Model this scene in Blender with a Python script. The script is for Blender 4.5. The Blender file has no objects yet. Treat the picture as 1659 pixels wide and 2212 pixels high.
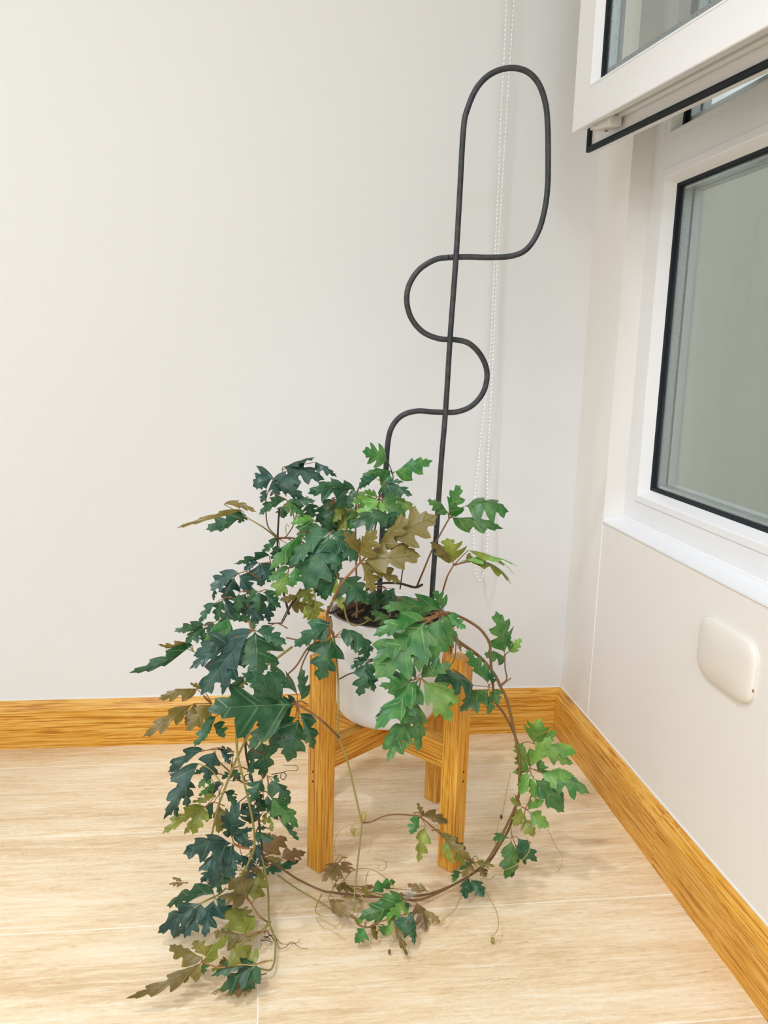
import bpy, bmesh, math, random
import numpy as np
from mathutils import Vector, Matrix
sc = bpy.context.scene
col = sc.collection
random.seed(7)
rng = np.random.RandomState(11)

# ------------------------------------------------------------------ camera
S = 0.8                                  # camera height above the floor (m)
FPX, YAW, PITCH, ROLL = 1814.242, 0.137471, 0.1857876, -0.02981
CX, CY = 829.5, 1106.0
def cam_rows():
    f = np.array([math.sin(YAW)*math.cos(PITCH), math.cos(YAW)*math.cos(PITCH), -math.sin(PITCH)])
    r = np.array([math.cos(YAW), -math.sin(YAW), 0.0])
    d = np.cross(f, r)
    c, s = math.cos(ROLL), math.sin(ROLL)
    return np.array([c*r + s*d, -s*r + c*d, f])
MR = cam_rows()
cam = bpy.data.cameras.new('camera'); co = bpy.data.objects.new('camera', cam); col.objects.link(co)
r_, d_, f_ = MR
co.matrix_world = Matrix(((r_[0], -d_[0], -f_[0], 0), (r_[1], -d_[1], -f_[1], 0), (r_[2], -d_[2], -f_[2], S), (0, 0, 0, 1)))
cam.sensor_fit = 'HORIZONTAL'; cam.sensor_width = 36; cam.lens = FPX/1659*36
cam.clip_start = 0.01
sc.camera = co
ORG = np.array([0, 0, S])
def at(u, v, val, axis=1):
    """point seen at photo pixel (u,v) on the plane coordinate[axis] = val"""
    d = MR.T @ np.array([(u-CX)/FPX, (v-CY)/FPX, 1.0])
    return ORG + d*(val-ORG[axis])/d[axis]

# ------------------------------------------------------------------ world + lights + exposure
w = bpy.data.worlds.new('sky'); sc.world = w; w.use_nodes = True
bg = w.node_tree.nodes['Background']; bg.inputs[0].default_value = (0.74, 0.80, 0.82, 1); bg.inputs[1].default_value = 1.0
def area(name, loc, size, power, colr, target=None, shape='DISK'):
    l = bpy.data.lights.new(name, 'AREA'); l.shape = shape; l.size = size; l.energy = power; l.color = colr
    o = bpy.data.objects.new(name, l); o.location = loc; col.objects.link(o)
    if target is not None:
        o.rotation_euler = (Vector(target)-Vector(loc)).to_track_quat('-Z', 'Y').to_euler()
    return o
area('ceiling_lamp_and_fill', (-0.2, -2.2, 2.42), 0.9, 44, (0.77, 0.87, 1.0))
area('ceiling_lamp_and_fill', (-1.15, -0.35, 2.42), 0.6, 24, (0.77, 0.87, 1.0))  # added overhead fill to brighten floor and right wall, not a known lamp
area('ceiling_lamp_and_fill', (-2.5, -2.2, 2.42), 0.9, 44, (0.77, 0.87, 1.0))
sp = bpy.data.lights.new('downlight', 'SPOT'); sp.energy = 58; sp.color = (0.90, 0.93, 1.0); sp.spot_size = math.radians(50); sp.spot_blend = .6; sp.shadow_soft_size = .06
spo = bpy.data.objects.new('downlight', sp); spo.location = (-.60, .60, 2.44); col.objects.link(spo)
spo.rotation_euler = (Vector((.40, 1.00, .0))-spo.location).to_track_quat('-Z', 'Y').to_euler()
sc.view_settings.view_transform = 'Standard'; sc.view_settings.look = 'None'
sc.view_settings.gamma = 1; sc.view_settings.use_curve_mapping = False
sc.view_settings.exposure = 0.05

# ------------------------------------------------------------------ materials
def lin(c):
    return tuple(((x/255)/12.92 if x/255 <= .04045 else ((x/255+.055)/1.055)**2.4) for x in c) + (1,)
class NT:
    def __init__(s, name):
        s.m = bpy.data.materials.new(name); s.m.use_nodes = True; s.t = s.m.node_tree
        s.b = s.t.nodes['Principled BSDF']; s.out = s.t.nodes['Material Output']
    def n(s, typ, ins=None, **kw):
        nd = s.t.nodes.new(typ)
        for k, v in kw.items(): setattr(nd, k, v)
        for k, v in (ins or {}).items():
            if hasattr(v, 'links') or isinstance(v, bpy.types.NodeSocket): s.t.links.new(v, nd.inputs[k])
            else: nd.inputs[k].default_value = v
        return nd
    def math(s, op, a, b=0.0, c=0.0, clamp=False):
        nd = s.n('ShaderNodeMath', {0: a, 1: b, 2: c}, operation=op); nd.use_clamp = clamp; return nd.outputs[0]
    def mix(s, f, a, b, blend='MIX'):
        nd = s.n('ShaderNodeMix', data_type='RGBA', blend_type=blend)
        for k, v in ((0, f), (6, a), (7, b)):
            if isinstance(v, bpy.types.NodeSocket): s.t.links.new(v, nd.inputs[k])
            else: nd.inputs[k].default_value = v
        return nd.outputs[2]
    def ramp(s, f, stops):
        nd = s.n('ShaderNodeValToRGB', {0: f}); e = nd.color_ramp.elements
        while len(e) < len(stops): e.new(.5)
        for k, (p, c) in enumerate(stops): e[k].position = p; e[k].color = c
        return nd.outputs[0]
    def link(s, a, name): s.t.links.new(a, s.b.inputs[name])
    def set(s, **k):
        for a, v in k.items(): s.b.inputs[a.replace('_', ' ')].default_value = v
    def bump(s, h, strength, dist=0.001):
        nd = s.n('ShaderNodeBump', {'Height': h, 'Strength': strength, 'Distance': dist}); s.link(nd.outputs[0], 'Normal')

def plain(name, c, rough=.5, bump=0, scale=300, metal=0):
    t = NT(name); t.set(Base_Color=lin(c), Roughness=rough, Metallic=metal)
    if bump:
        tc = t.n('ShaderNodeTexCoord'); nz = t.n('ShaderNodeTexNoise', {'Vector': tc.outputs['Object'], 'Scale': scale, 'Detail': 4})
        t.bump(nz.outputs[0], bump)
    return t.m
M = {}
M['wall'] = plain('white_wall_paint', (232, 231, 229), .55, .12, 140)
M['wall_warm'] = plain('warm_white_paint', (243, 238, 231), .55, .12, 140)
M['ceiling'] = plain('ceiling_white', (243, 243, 243), .8)
M['upvc'] = plain('white_window_plastic', (240, 239, 238), .28)
M['caulk'] = plain('white_caulk', (244, 243, 240), .45)
M['sill'] = plain('white_sill_paint', (244, 243, 243), .4, .25, 90)
M['gasket'] = plain('black_rubber_gasket', (9, 22, 30), .75)
M['plate'] = plain('ivory_plastic_plate', (236, 229, 218), .32)
M['hardware'] = plain('white_plastic_hardware', (225, 220, 214), .4)
M['steel'] = plain('galvanised_slot', (120, 122, 122), .35, metal=.7)
M['bead'] = plain('white_plastic_beads', (252, 252, 250), .3)
M['pot'] = plain('white_glazed_ceramic', (242, 245, 249), .25, .04, 60)
M['liner'] = plain('brown_liner_rim', (140, 112, 84), .5)
M['neighbour'] = plain('olive_grey_render', (166, 164, 146), .9, .3, 20)
M['ground'] = plain('outdoor_concrete', (150, 148, 138), .9, .3, 20)

def spacer_mat():
    t = NT('silver_perforated_spacer'); t.set(Roughness=.3, Metallic=.75)
    tc = t.n('ShaderNodeTexCoord'); v = t.n('ShaderNodeTexVoronoi', {'Vector': tc.outputs['Object'], 'Scale': 260.0})
    c = t.ramp(v.outputs['Distance'], [(.10, lin((90, 100, 108))), (.26, lin((205, 213, 216)))]); t.link(c, 'Base Color')
    return t.m
M['spacer'] = spacer_mat()
def glass_mat():
    t = NT('window_glass'); t.set(Base_Color=(.95, .985, .97, 1), Roughness=0.0, IOR=1.5)
    t.b.inputs['Transmission Weight'].default_value = 1.0
    return t.m
M['glass'] = glass_mat()

def oak(name, axis, dark, mid, light, grain=1.0):
    t = NT(name); tc = t.n('ShaderNodeTexCoord'); oi = t.n('ShaderNodeObjectInfo')
    sc_ = [26.0, 26.0, 26.0]; sc_[axis] = 3.0
    off = t.n('ShaderNodeVectorMath', {0: tc.outputs['Object'], 1: (0, 0, 0)}, operation='ADD')
    cmb = t.n('ShaderNodeCombineXYZ', {0: t.math('MULTIPLY', oi.outputs['Random'], 7.0), 1: t.math('MULTIPLY', oi.outputs['Random'], 13.0), 2: t.math('MULTIPLY', oi.outputs['Random'], 5.0)})
    t.t.links.new(cmb.outputs[0], off.inputs[1])
    mp = t.n('ShaderNodeMapping', {'Vector': off.outputs[0], 'Scale': tuple(sc_)})
    wav = t.n('ShaderNodeTexNoise', {'Vector': mp.outputs[0], 'Scale': 1.3, 'Detail': 3, 'Distortion': 1.1})
    ring = t.math('FRACT', t.math('MULTIPLY', wav.outputs[0], 9.0))
    ring = t.math('PINGPONG', t.math('MULTIPLY', wav.outputs[0], 9.0), .5)
    s2 = [420.0]*3; s2[axis] = 9.0
    mp2 = t.n('ShaderNodeMapping', {'Vector': off.outputs[0], 'Scale': tuple(s2)})
    fine = t.n('ShaderNodeTexNoise', {'Vector': mp2.outputs[0], 'Scale': 1.0, 'Detail': 3})
    a = t.math('ADD', t.math('MULTIPLY', ring, .38), t.math('MULTIPLY', t.math('MULTIPLY_ADD', fine.outputs[0], 2.0, -.44), 1.0*grain))
    c = t.ramp(a, [(.36, dark), (.60, mid), (1.0, light)]); 
    big = t.n('ShaderNodeTexNoise', {'Vector': off.outputs[0], 'Scale': 7.0, 'Detail': 2})
    c = t.mix(t.math('MULTIPLY', big.outputs[0], .35), c, dark)
    t.link(c, 'Base Color'); t.set(Roughness=.42); t.bump(fine.outputs[0], .25, .0006)
    return t.m
D, Mi, L = lin((182, 114, 24)), lin((229, 165, 52)), lin((246, 198, 104))
M['oak_x'] = oak('oak_along_x', 0, D, Mi, L); M['oak_y'] = oak('oak_along_y', 1, D, Mi, L)
M['oak_leg'] = oak('oak_stand_leg', 2, lin((188, 118, 28)), lin((230, 166, 54)), lin((246, 198, 104)), .9)
M['oak_bar'] = oak('oak_stand_bar', 0, lin((180, 112, 26)), lin((222, 158, 50)), lin((242, 190, 96)), .9)

def tile_mat():
    t = NT('wood_look_tile'); tc = t.n('ShaderNodeTexCoord'); oi = t.n('ShaderNodeObjectInfo')
    cmb = t.n('ShaderNodeCombineXYZ', {0: t.math('MULTIPLY', oi.outputs['Random'], 17.0), 1: t.math('MULTIPLY', oi.outputs['Random'], 9.0), 2: 0.0})
    off = t.n('ShaderNodeVectorMath', {0: tc.outputs['Object'], 1: cmb.outputs[0]}, operation='ADD').outputs[0]
    def nz(scale, s, det=4, rough=.55, dist=0):
        mp = t.n('ShaderNodeMapping', {'Vector': off, 'Scale': scale})
        return t.n('ShaderNodeTexNoise', {'Vector': mp.outputs[0], 'Scale': s, 'Detail': det, 'Roughness': rough, 'Distortion': dist}).outputs[0]
    broad = nz((1.2, 9, 1), 1.6, 4, .6, .4); streak = nz((5, 60, 1), 2.2, 5, .7, .3); fine = nz((40, 260, 1), 1.6, 3, .6)
    mid_ = nz((60, 190, 1), 1.0, 3, .7)
    a = t.math('ADD', t.math('ADD', t.math('MULTIPLY', broad, .45), t.math('MULTIPLY', streak, .35)), t.math('MULTIPLY', mid_, .2))
    c = t.ramp(a, [(.40, lin((222, 190, 146))), (.5, lin((242, 216, 176))), (.60, lin((251, 234, 204)))])
    wh = t.ramp(streak, [(.54, (0, 0, 0, 1)), (.66, (1, 1, 1, 1))])
    c = t.mix(t.math('MULTIPLY', wh, .5), c, lin((250, 238, 214)))
    dk = t.ramp(t.math('ADD', t.math('MULTIPLY', fine, .5), t.math('MULTIPLY', nz((3, 22, 1), 3.1, 4, .6, .8), .6)), [(.62, (0, 0, 0, 1)), (.74, (1, 1, 1, 1))])
    c = t.mix(t.math('MULTIPLY', dk, .6), c, lin((196, 152, 92)))
    # hairline crackle, only inside patches
    mp = t.n('ShaderNodeMapping', {'Vector': off, 'Scale': (1, 1.6, 1)})
    vo = t.n('ShaderNodeTexVoronoi', {'Vector': mp.outputs[0], 'Scale': 150.0}, feature='DISTANCE_TO_EDGE')
    cr = t.math('LESS_THAN', vo.outputs['Distance'], .05); pat = t.ramp(nz((1, 2, 1), 4.5, 3), [(.5, (0, 0, 0, 1)), (.62, (1, 1, 1, 1))])
    c = t.mix(t.math('MULTIPLY', t.math('MULTIPLY', cr, pat), .16), c, lin((178, 140, 92)))
    t.link(c, 'Base Color'); t.set(Roughness=.38); t.bump(t.math('ADD', streak, t.math('MULTIPLY', fine, .4)), .22, .0006)
    return t.m
M['tile'] = tile_mat()
M['grout'] = plain('pale_grout', (250, 240, 222), .9, .1, 600)

def soil_mat():
    t = NT('dark_potting_soil'); tc = t.n('ShaderNodeTexCoord')
    v = t.n('ShaderNodeTexNoise', {'Vector': tc.outputs['Object'], 'Scale': 120.0, 'Detail': 5})
    t.link(t.ramp(v.outputs[0], [(.4, lin((14, 10, 8))), (.7, lin((62, 44, 30)))]), 'Base Color'); t.set(Roughness=.95); t.bump(v.outputs[0], 1, .004)
    return t.m
M['soil'] = soil_mat()
def rod_mat():
    t = NT('charcoal_powder_coated_rod'); tc = t.n('ShaderNodeTexCoord')
    v = t.n('ShaderNodeTexNoise', {'Vector': tc.outputs['Object'], 'Scale': 60.0, 'Detail': 6, 'Roughness': .7})
    t.link(t.ramp(v.outputs[0], [(.4, lin((40, 43, 47))), (.72, lin((74, 72, 72)))]), 'Base Color'); t.set(Roughness=.55); t.bump(v.outputs[0], .5, .0005)
    return t.m
M['rod'] = rod_mat()

def leaf_mat(name, top, top2, back, vein, trans=.18):
    t = NT(name); uv = t.n('ShaderNodeUVMap'); sep = t.n('ShaderNodeSeparateXYZ', {0: uv.outputs[0]})
    x, y = sep.outputs[0], sep.outputs[1]
    tc = t.n('ShaderNodeTexCoord'); oi = t.n('ShaderNodeObjectInfo')
    nz = t.n('ShaderNodeTexNoise', {'Vector': tc.outputs['Object'], 'Scale': 45.0, 'Detail': 4, 'Roughness': .6})
    c = t.mix(t.ramp(nz.outputs[0], [(.42, (0, 0, 0, 1)), (.68, (1, 1, 1, 1))]), top, top2)
    hsv = t.n('ShaderNodeHueSaturation', {'Hue': t.math('MULTIPLY_ADD', oi.outputs['Random'], .03, .485), 'Saturation': 1.0, 'Value': t.math('MULTIPLY_ADD', oi.outputs['Random'], .4, .8), 'Color': c})
    c = hsv.outputs[0]
    # veins: midrib (y ~ 0) and lateral veins to each tooth (x at quarters)
    mid = t.math('SUBTRACT', 1.0, t.math('DIVIDE', y, .042), clamp=True)
    fr = t.math('ABSOLUTE', t.math('SUBTRACT', t.math('FRACT', t.math('MULTIPLY_ADD', x, 4.0, .5)), .5))
    lat = t.math('MULTIPLY', t.math('SUBTRACT', 1.0, t.math('DIVIDE', fr, .05), clamp=True), t.math('SUBTRACT', 1.0, t.math('MULTIPLY', y, .75), clamp=True))
    vm = t.math('MAXIMUM', mid, t.math('MULTIPLY', lat, .75))
    rel = t.math('SUBTRACT', t.math('MULTIPLY', nz.outputs[0], .5), t.math('MULTIPLY', vm, .7))
    c = t.mix(t.math('MULTIPLY', vm, .7), c, vein)
    geo = t.n('ShaderNodeNewGeometry')
    bk = t.mix(t.math('MULTIPLY', vm, .6), back, vein)
    c = t.mix(geo.outputs['Backfacing'], c, bk)
    t.link(c, 'Base Color'); t.set(Roughness=.36); t.bump(rel, .7, .0018)
    tr = t.n('ShaderNodeBsdfTranslucent', {'Color': c}); mx = t.n('ShaderNodeMixShader', {0: trans, 1: t.b.outputs[0], 2: tr.outputs[0]})
    t.t.links.new(mx.outputs[0], t.out.inputs[0])
    return t.m
V1 = lin((120, 158, 128)); V2 = lin((158, 190, 118))
LM = [leaf_mat('leaf_blue_green', lin((24, 62, 52)), lin((66, 98, 84)), lin((92, 98, 52)), lin((112, 142, 118))),
      leaf_mat('leaf_dark_green', lin((28, 78, 44)), lin((70, 112, 72)), lin((112, 110, 50)), lin((128, 156, 112))),
      leaf_mat('leaf_mid_green', lin((50, 108, 46)), lin((98, 142, 74)), lin((124, 124, 54)), lin((158, 182, 112))),
      leaf_mat('leaf_fresh_green', lin((92, 142, 54)), lin((138, 174, 84)), lin((140, 148, 66)), lin((180, 200, 126))),
      leaf_mat('leaf_yellow_green', lin((124, 130, 44)), lin((154, 160, 72)), lin((140, 132, 56)), lin((176, 174, 100))),
      leaf_mat('leaf_olive_underside', lin((112, 96, 36)), lin((142, 126, 62)), lin((122, 108, 46)), lin((160, 140, 84))),
      leaf_mat('leaf_dry_brown', lin((124, 102, 58)), lin((158, 132, 86)), lin((134, 110, 66)), lin((180, 156, 110)))]
M['stem_brown'] = plain('reddish_brown_stem', (122, 88, 52), .5, .3, 300)
M['stem_green'] = plain('green_stem', (150, 140, 76), .5, .3, 300)
M['stem_dark'] = plain('dark_woody_stem', (62, 50, 40), .6, .3, 300)
M['petiole'] = plain('orange_brown_petiole', (142, 98, 56), .5)
M['tendril'] = plain('pale_tendril', (176, 152, 84), .5)
M['fluff'] = plain('white_dried_fluff', (216, 208, 190), .8)

# ------------------------------------------------------------------ helpers
def mesh_obj(name, verts, faces, mat, parent=None, smooth=False, uvs=None):
    me = bpy.data.meshes.new(name); me.from_pydata([tuple(map(float, v)) for v in verts], [], faces); me.update()
    if mat is not None: me.materials.append(mat)
    if smooth: me.polygons.foreach_set('use_smooth', [True]*len(me.polygons))
    o = bpy.data.objects.new(name, me); col.objects.link(o)
    if parent is not None: o.parent = parent
    return o
def bm_obj(name, bm, mat, parent=None, smooth=False):
    bmesh.ops.recalc_face_normals(bm, faces=bm.faces[:])
    me = bpy.data.meshes.new(name); bm.to_mesh(me); bm.free()
    me.materials.append(mat)
    if smooth: me.polygons.foreach_set('use_smooth', [True]*len(me.polygons))
    o = bpy.data.objects.new(name, me); col.objects.link(o)
    if parent is not None: o.parent = parent
    return o
def box(bm, x0, x1, y0, y1, z0, z1, bev=0, seg=2):
    vs = [bm.verts.new((x, y, z)) for z in (z0, z1) for x, y in ((x0, y0), (x1, y0), (x1, y1), (x0, y1))]
    fs = [bm.faces.new([vs[i] for i in f]) for f in ((0, 3, 2, 1), (4, 5, 6, 7), (0, 1, 5, 4), (1, 2, 6, 5), (2, 3, 7, 6), (3, 0, 4, 7))]
    if bev:
        es = list({e for f in fs for e in f.edges})
        bmesh.ops.bevel(bm, geom=es, offset=bev, segments=seg, affect='EDGES', profile=.5)
    return bm
def empty(name, loc, label=None, cat=None, kind=None):
    o = bpy.data.objects.new(name, None); o.location = loc; o.empty_display_size = .05; col.objects.link(o)
    tag(o, label, cat, kind); return o
def tag(o, label=None, cat=None, kind=None, group=None):
    if label: o['label'] = label
    if cat: o['category'] = cat
    if kind: o['kind'] = kind
    if group: o['group'] = group
    return o
def catmull(pts, n=6):
    pts = [np.array(p, float) for p in pts]
    if len(pts) < 3: return pts
    P = [2*pts[0]-pts[1]] + pts + [2*pts[-1]-pts[-2]]; out = []
    for i in range(1, len(P)-2):
        p0, p1, p2, p3 = P[i-1:i+3]
        for k in range(n):
            t = k/n; out.append(.5*((2*p1)+(-p0+p2)*t+(2*p0-5*p1+4*p2-p3)*t*t+(-p0+3*p1-3*p2+p3)*t**3))
    out.append(pts[-1]); return out
def tube_data(pts, rad, sides=8, taper=None):
    pts = [np.array(p, float) for p in pts]; n = len(pts)
    V, F = [], []; up = np.array([.13, .21, .97]); prev = None
    for i, p in enumerate(pts):
        t = pts[min(i+1, n-1)]-pts[max(i-1, 0)]; t = t/(np.linalg.norm(t)+1e-12)
        if prev is None:
            a = np.cross(t, up); a = a if np.linalg.norm(a) > .05 else np.cross(t, [1, 0, 0])
        else: a = prev-t*(prev@t)
        a = a/(np.linalg.norm(a)+1e-12); prev = a; b = np.cross(t, a)
        r = rad if taper is None else rad*(1+(taper-1)*i/(n-1))
        for k in range(sides):
            q = 2*math.pi*k/sides; V.append(p+r*(math.cos(q)*a+math.sin(q)*b))
    for i in range(n-1):
        for k in range(sides):
            k2 = (k+1) % sides; F.append((i*sides+k, i*sides+k2, (i+1)*sides+k2, (i+1)*sides+k))
    F.append(tuple(range(sides))[::-1]); F.append(tuple((n-1)*sides+k for k in range(sides)))
    return V, F
def tube(name, pts, rad, mat, parent=None, sides=8, taper=None, smooth_path=True, n=6):
    V, F = tube_data(catmull(pts, n) if smooth_path else pts, rad, sides, taper)
    return mesh_obj(name, V, F, mat, parent, True)
def merge(datas):
    V, F = [], []
    for v, f in datas:
        k = len(V); V += list(v); F += [tuple(i+k for i in q) for q in f]
    return V, F

# ------------------------------------------------------------------ room shell
XW, YW = 0.6324, 1.666                    # faces of the right and back wall
bm = bmesh.new(); box(bm, -4.0, XW+.1, -3.0, YW+.1, -.05, -.0005)
floor = bm_obj('floor', bm, M['grout']); tag(floor, kind='structure')
seams = [1.568+.2405*k for k in range(1, 0, -1)] + [1.568, 1.3245, 1.0845, .8435]
while seams[-1] > -2.9: seams.append(seams[-1]-.2405)
xoff = {0: .25, 1: .66, 2: -.57, 3: -.0125, 4: .40, 5: -.3}
g = .0011
for r in range(len(seams)-1):
    y1, y0 = min(seams[r], YW), seams[r+1]
    x0 = -4.0; base = xoff.get(r, (r*.47) % 1.2-.6)
    xs = sorted([base+1.2*k for k in range(-4, 5) if -3.95 < base+1.2*k < XW-.03])
    ed = [-4.0]+xs+[XW]
    for a, b in zip(ed[:-1], ed[1:]):
        bm = bmesh.new(); box(bm, a+g, b-g, y0+g, y1-g, -.012, 0, .0003, 1)
        bm_obj('floor_tile', bm, M['tile'], floor)
# baseboards: profile with a flat face and a sloped top
def board(name, a, b, axis, face, back, z1=.0803, z2=.0968):
    prof = [(face, 0), (face, z1-.004), (face+(back-face)*.03, z1), (face+(back-face)*.9, z2-.0005), (back, z2), (back, 0)]
    V = []; n = len(prof)
    for e, (s, mit) in enumerate((a, b)):
        for p, z in prof:
            k = s + (p-face)*mit
            V.append((k, p, z) if axis == 0 else (p, k, z))
    F = [tuple(range(n)), tuple(range(2*n-1, n-1, -1))] + [(i, i+n, (i+1) % n+n, (i+1) % n) for i in range(n)]
    bm = bmesh.new(); vs = [bm.verts.new(v) for v in V]
    for f in F: bm.faces.new([vs[i] for i in f])
    return bm
XB, YB = .6144, 1.648
bb = bm_obj('baseboard_back', board('', (-4.0, 0), (XB, 1), 0, YB, YW), M['oak_x']); tag(bb, kind='structure')
br = bm_obj('baseboard_right', board('', (-3.0, 0), (-1.2, 0), 1, XB, XW), M['oak_y']); tag(br, kind='structure')
bm_obj('board', board('', (1.1576, 0), (YB, 1), 1, XB, XW), M['oak_y'], br)
bm_obj('board', board('', (-1.1995, 0), (1.1570, 0), 1, XB, XW), M['oak_y'], br)
# walls
bm = bmesh.new(); box(bm, -4.1, XW+.12, YW, YW+.1, 0, 2.5); tag(bm_obj('wall_back', bm, M['wall']), kind='structure')
ZR0, ZR1, YR0, YR1 = .4990, 1.84, .30, 1.507
bm = bmesh.new()
box(bm, XW, XW+.12, -3.1, YW+.1, 0, ZR0); box(bm, XW, XW+.12, YR1, YW+.1, ZR0, 2.5)
box(bm, XW, XW+.12, -3.1, YR0, ZR0, 2.5); box(bm, XW, XW+.12, YR0, YR1, ZR1, 2.5)
tag(bm_obj('wall_right', bm, M['wall_warm']), kind='structure')
bm = bmesh.new(); box(bm, -4.1, -4.0, -3.1, YW+.1, 0, 2.5); tag(bm_obj('wall_left', bm, M['wall']), kind='structure')
bm = bmesh.new(); box(bm, -4.1, XW+.12, -3.1, -3.0, 0, 2.5); tag(bm_obj('wall_front', bm, M['wall']), kind='structure')
bm = bmesh.new(); box(bm, -4.1, XW+.12, -3.1, YW+.1, 2.5, 2.6); tag(bm_obj('ceiling', bm, M['ceiling']), kind='structure')
# caulked seam running down from the sill corner, caulk line on the baseboard tops
bm = bmesh.new(); box(bm, XW-.0012, XW+.001, 1.506, 1.5115, .0968, .499, .0005, 1); tag(bm_obj('trim_1', bm, M['caulk']), kind='structure')
bm = bmesh.new(); box(bm, -4.0, XW-.0015, YW-.0016, YW, .0955, .0990); box(bm, XW-.0016, XW, -3.0, YW-.0016, .0955, .0990)
tag(bm_obj('trim_2', bm, M['caulk']), kind='structure')
# outside
bm = bmesh.new(); box(bm, 2.2, 2.4, -3, 12, -.5, 1.92); tag(bm_obj('outside_wall', bm, M['neighbour']), kind='structure')
bm = bmesh.new(); box(bm, .76, 14, -6, 14, -.6, -.5); tag(bm_obj('outside_ground', bm, M['ground']), kind='structure')

# ------------------------------------------------------------------ window
def ring(name, prof, rect, mat, parent, fn=None, smooth=False):
    """closed mitred ring: prof = [(inset, depth)], rect = (a0,a1,z0,z1); fn maps (a, depth, z) to world"""
    fn = fn or (lambda a, x, z: (x, a, z))
    a0, a1, z0, z1 = rect; n = len(prof); V = []
    for d, x in prof:
        V += [fn(a0+d, x, z0+d), fn(a1-d, x, z0+d), fn(a1-d, x, z1-d), fn(a0+d, x, z1-d)]
    bm = bmesh.new(); vs = [bm.verts.new(tuple(map(float, v))) for v in V]
    for i in range(n):
        j = (i+1) % n
        for k in range(4):
            l = (k+1) % 4; bm.faces.new((vs[i*4+k], vs[i*4+l], vs[j*4+l], vs[j*4+k]))
    return bm_obj(name, bm, mat, parent, smooth)
XF = .6717
win = empty('window_1', (XF, 1.0, ZR0), kind='structure')
def wpar(o):
    o.matrix_parent_inverse = Matrix.Translation(Vector((-XF, -1.0, -ZR0))); return o
wpar(ring('window_frame', [(0, XF), (.0415, XF), (.0425, XF+.0006), (.0425, .735), (0, .735)], (YR0, YR1, ZR0+.005, ZR1), M['upvc'], win))
bm = bmesh.new(); box(bm, XF, .735, YR0+.02, 1.4645, 1.125, 1.172, .0004, 1); wpar(bm_obj('transom', bm, M['upvc'], win))
bm = bmesh.new()
vs = [bm.verts.new(v) for v in ((XW-.002, YR0, .4965), (XW-.002, YR1, .4965), (XW-.002, YR1, .4995), (XW-.002, YR0, .4995), (XF+.002, YR0, .5075), (XF+.002, YR1, .5075), (XF+.002, YR0, .4965), (XF+.002, YR1, .4965))]
for f in ((0, 1, 2, 3), (3, 2, 5, 4), (0, 3, 4, 6), (1, 7, 5, 2), (4, 5, 7, 6), (0, 6, 7, 1)): bm.faces.new([vs[i] for i in f])
wpar(bm_obj('sill', bm, M['sill'], win))
# thin plaster fillet at the back of the sill and in the recess corner
bm = bmesh.new(); box(bm, XF-.005, XF+.001, YR0, YR1, .5035, .5115, .0018, 2); box(bm, XW+.002, XF, YR1-.0025, YR1+.001, .498, .503, .001, 1)
wpar(bm_obj('plaster_fillet', bm, M['sill'], win))
def pane(rect, drop=0):
    a0, a1, z0, z1 = rect
    st_ = .0003 if drop else .0018
    wpar(ring('glazing_bead', [(0, XF-.0002), (.0005, XF-st_), (.0115, XF-st_), (.0135, XF+.0005), (.0238, .6895), (.0238, .697), (0, .697)], rect, M['upvc'], win))
    wpar(ring('gasket', [(.0225, .6885), (.0285, .6900), (.0285, .6955), (.0225, .6955)], (a0, a1, z0-drop, z1), M['gasket'], win))
    wpar(ring('spacer_bar', [(.0225, .6992), (.0345, .6992), (.0345, .7148), (.0225, .7148)], rect, M['spacer'], win))
    wpar(ring('outer_gasket', [(.0225, .7190), (.0330, .7190), (.0330, .7230), (.0225, .7230)], rect, M['gasket'], win))
    for x in (.6955, .7150):
        bm = bmesh.new(); box(bm, x, x+.0035, a0+.0225, a1-.0225, z0+.0225, z1-.0225); wpar(bm_obj('glass_pane', bm, M['glass'], win))
    wpar(ring('outer_rebate', [(0, .7215), (.034, .7215), (.036, .735), (0, .735)], rect, M['upvc'], win))
pane((YR0+.045, 1.462, .5465, 1.125)); pane((YR0+.045, 1.462, 1.172, ZR1-.04), .0045)
# the opened leaf folded back in front of the upper pane
F0 = at(1235, 287, .5, 0); SD = np.array([.1056, -.9944, 0]); SN = np.array([.9944, .1056, 0])
def sash_fn(a, dn, z): return F0+SD*a+SN*dn+np.array([0, 0, z])
leafw = .95; lh = .62
sash = empty('window_sash', tuple(F0), kind='structure'); sash.name = 'window_2'
def spar(o): o.matrix_parent_inverse = Matrix.Translation(-Vector(tuple(F0))); return o
R0 = (0, leafw, 0, lh)
spar(ring('sash_frame', [(.0015, 0), (.0575, 0), (.0580, .0003), (.0580, .042), (.0055, .0425), (.0055, .031), (.0120, .0305), (.0120, .022), (.0045, .0215), (.0045, .0105), (0, .0095), (0, .0012)], R0, M['upvc'], sash, sash_fn))
spar(ring('sash_flange', [(-.024, .0455), (.0580, .0425), (.0580, .056), (-.0225, .056), (-.024, .0545)], R0, M['upvc'], sash, sash_fn))
spar(ring('sash_gasket', [(-.0232, .0395), (-.0190, .0378), (-.0150, .0395), (-.0150, .0462), (-.0232, .0462)], R0, M['gasket'], sash, sash_fn))
spar(ring('glazing_bead', [(.0560, -.0008), (.0590, -.0008), (.0670, .0120), (.0670, .0180), (.0560, .0180)], R0, M['upvc'], sash, sash_fn))
spar(ring('glass_gasket', [(.0660, .0120), (.0712, .0135), (.0712, .0175), (.0660, .0175)], (0, leafw, -.0045, lh), M['gasket'], sash, sash_fn))
spar(ring('spacer_bar', [(.0660, .0205), (.0790, .0205), (.0790, .0340), (.0660, .0340)], R0, M['spacer'], sash, sash_fn))
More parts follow.
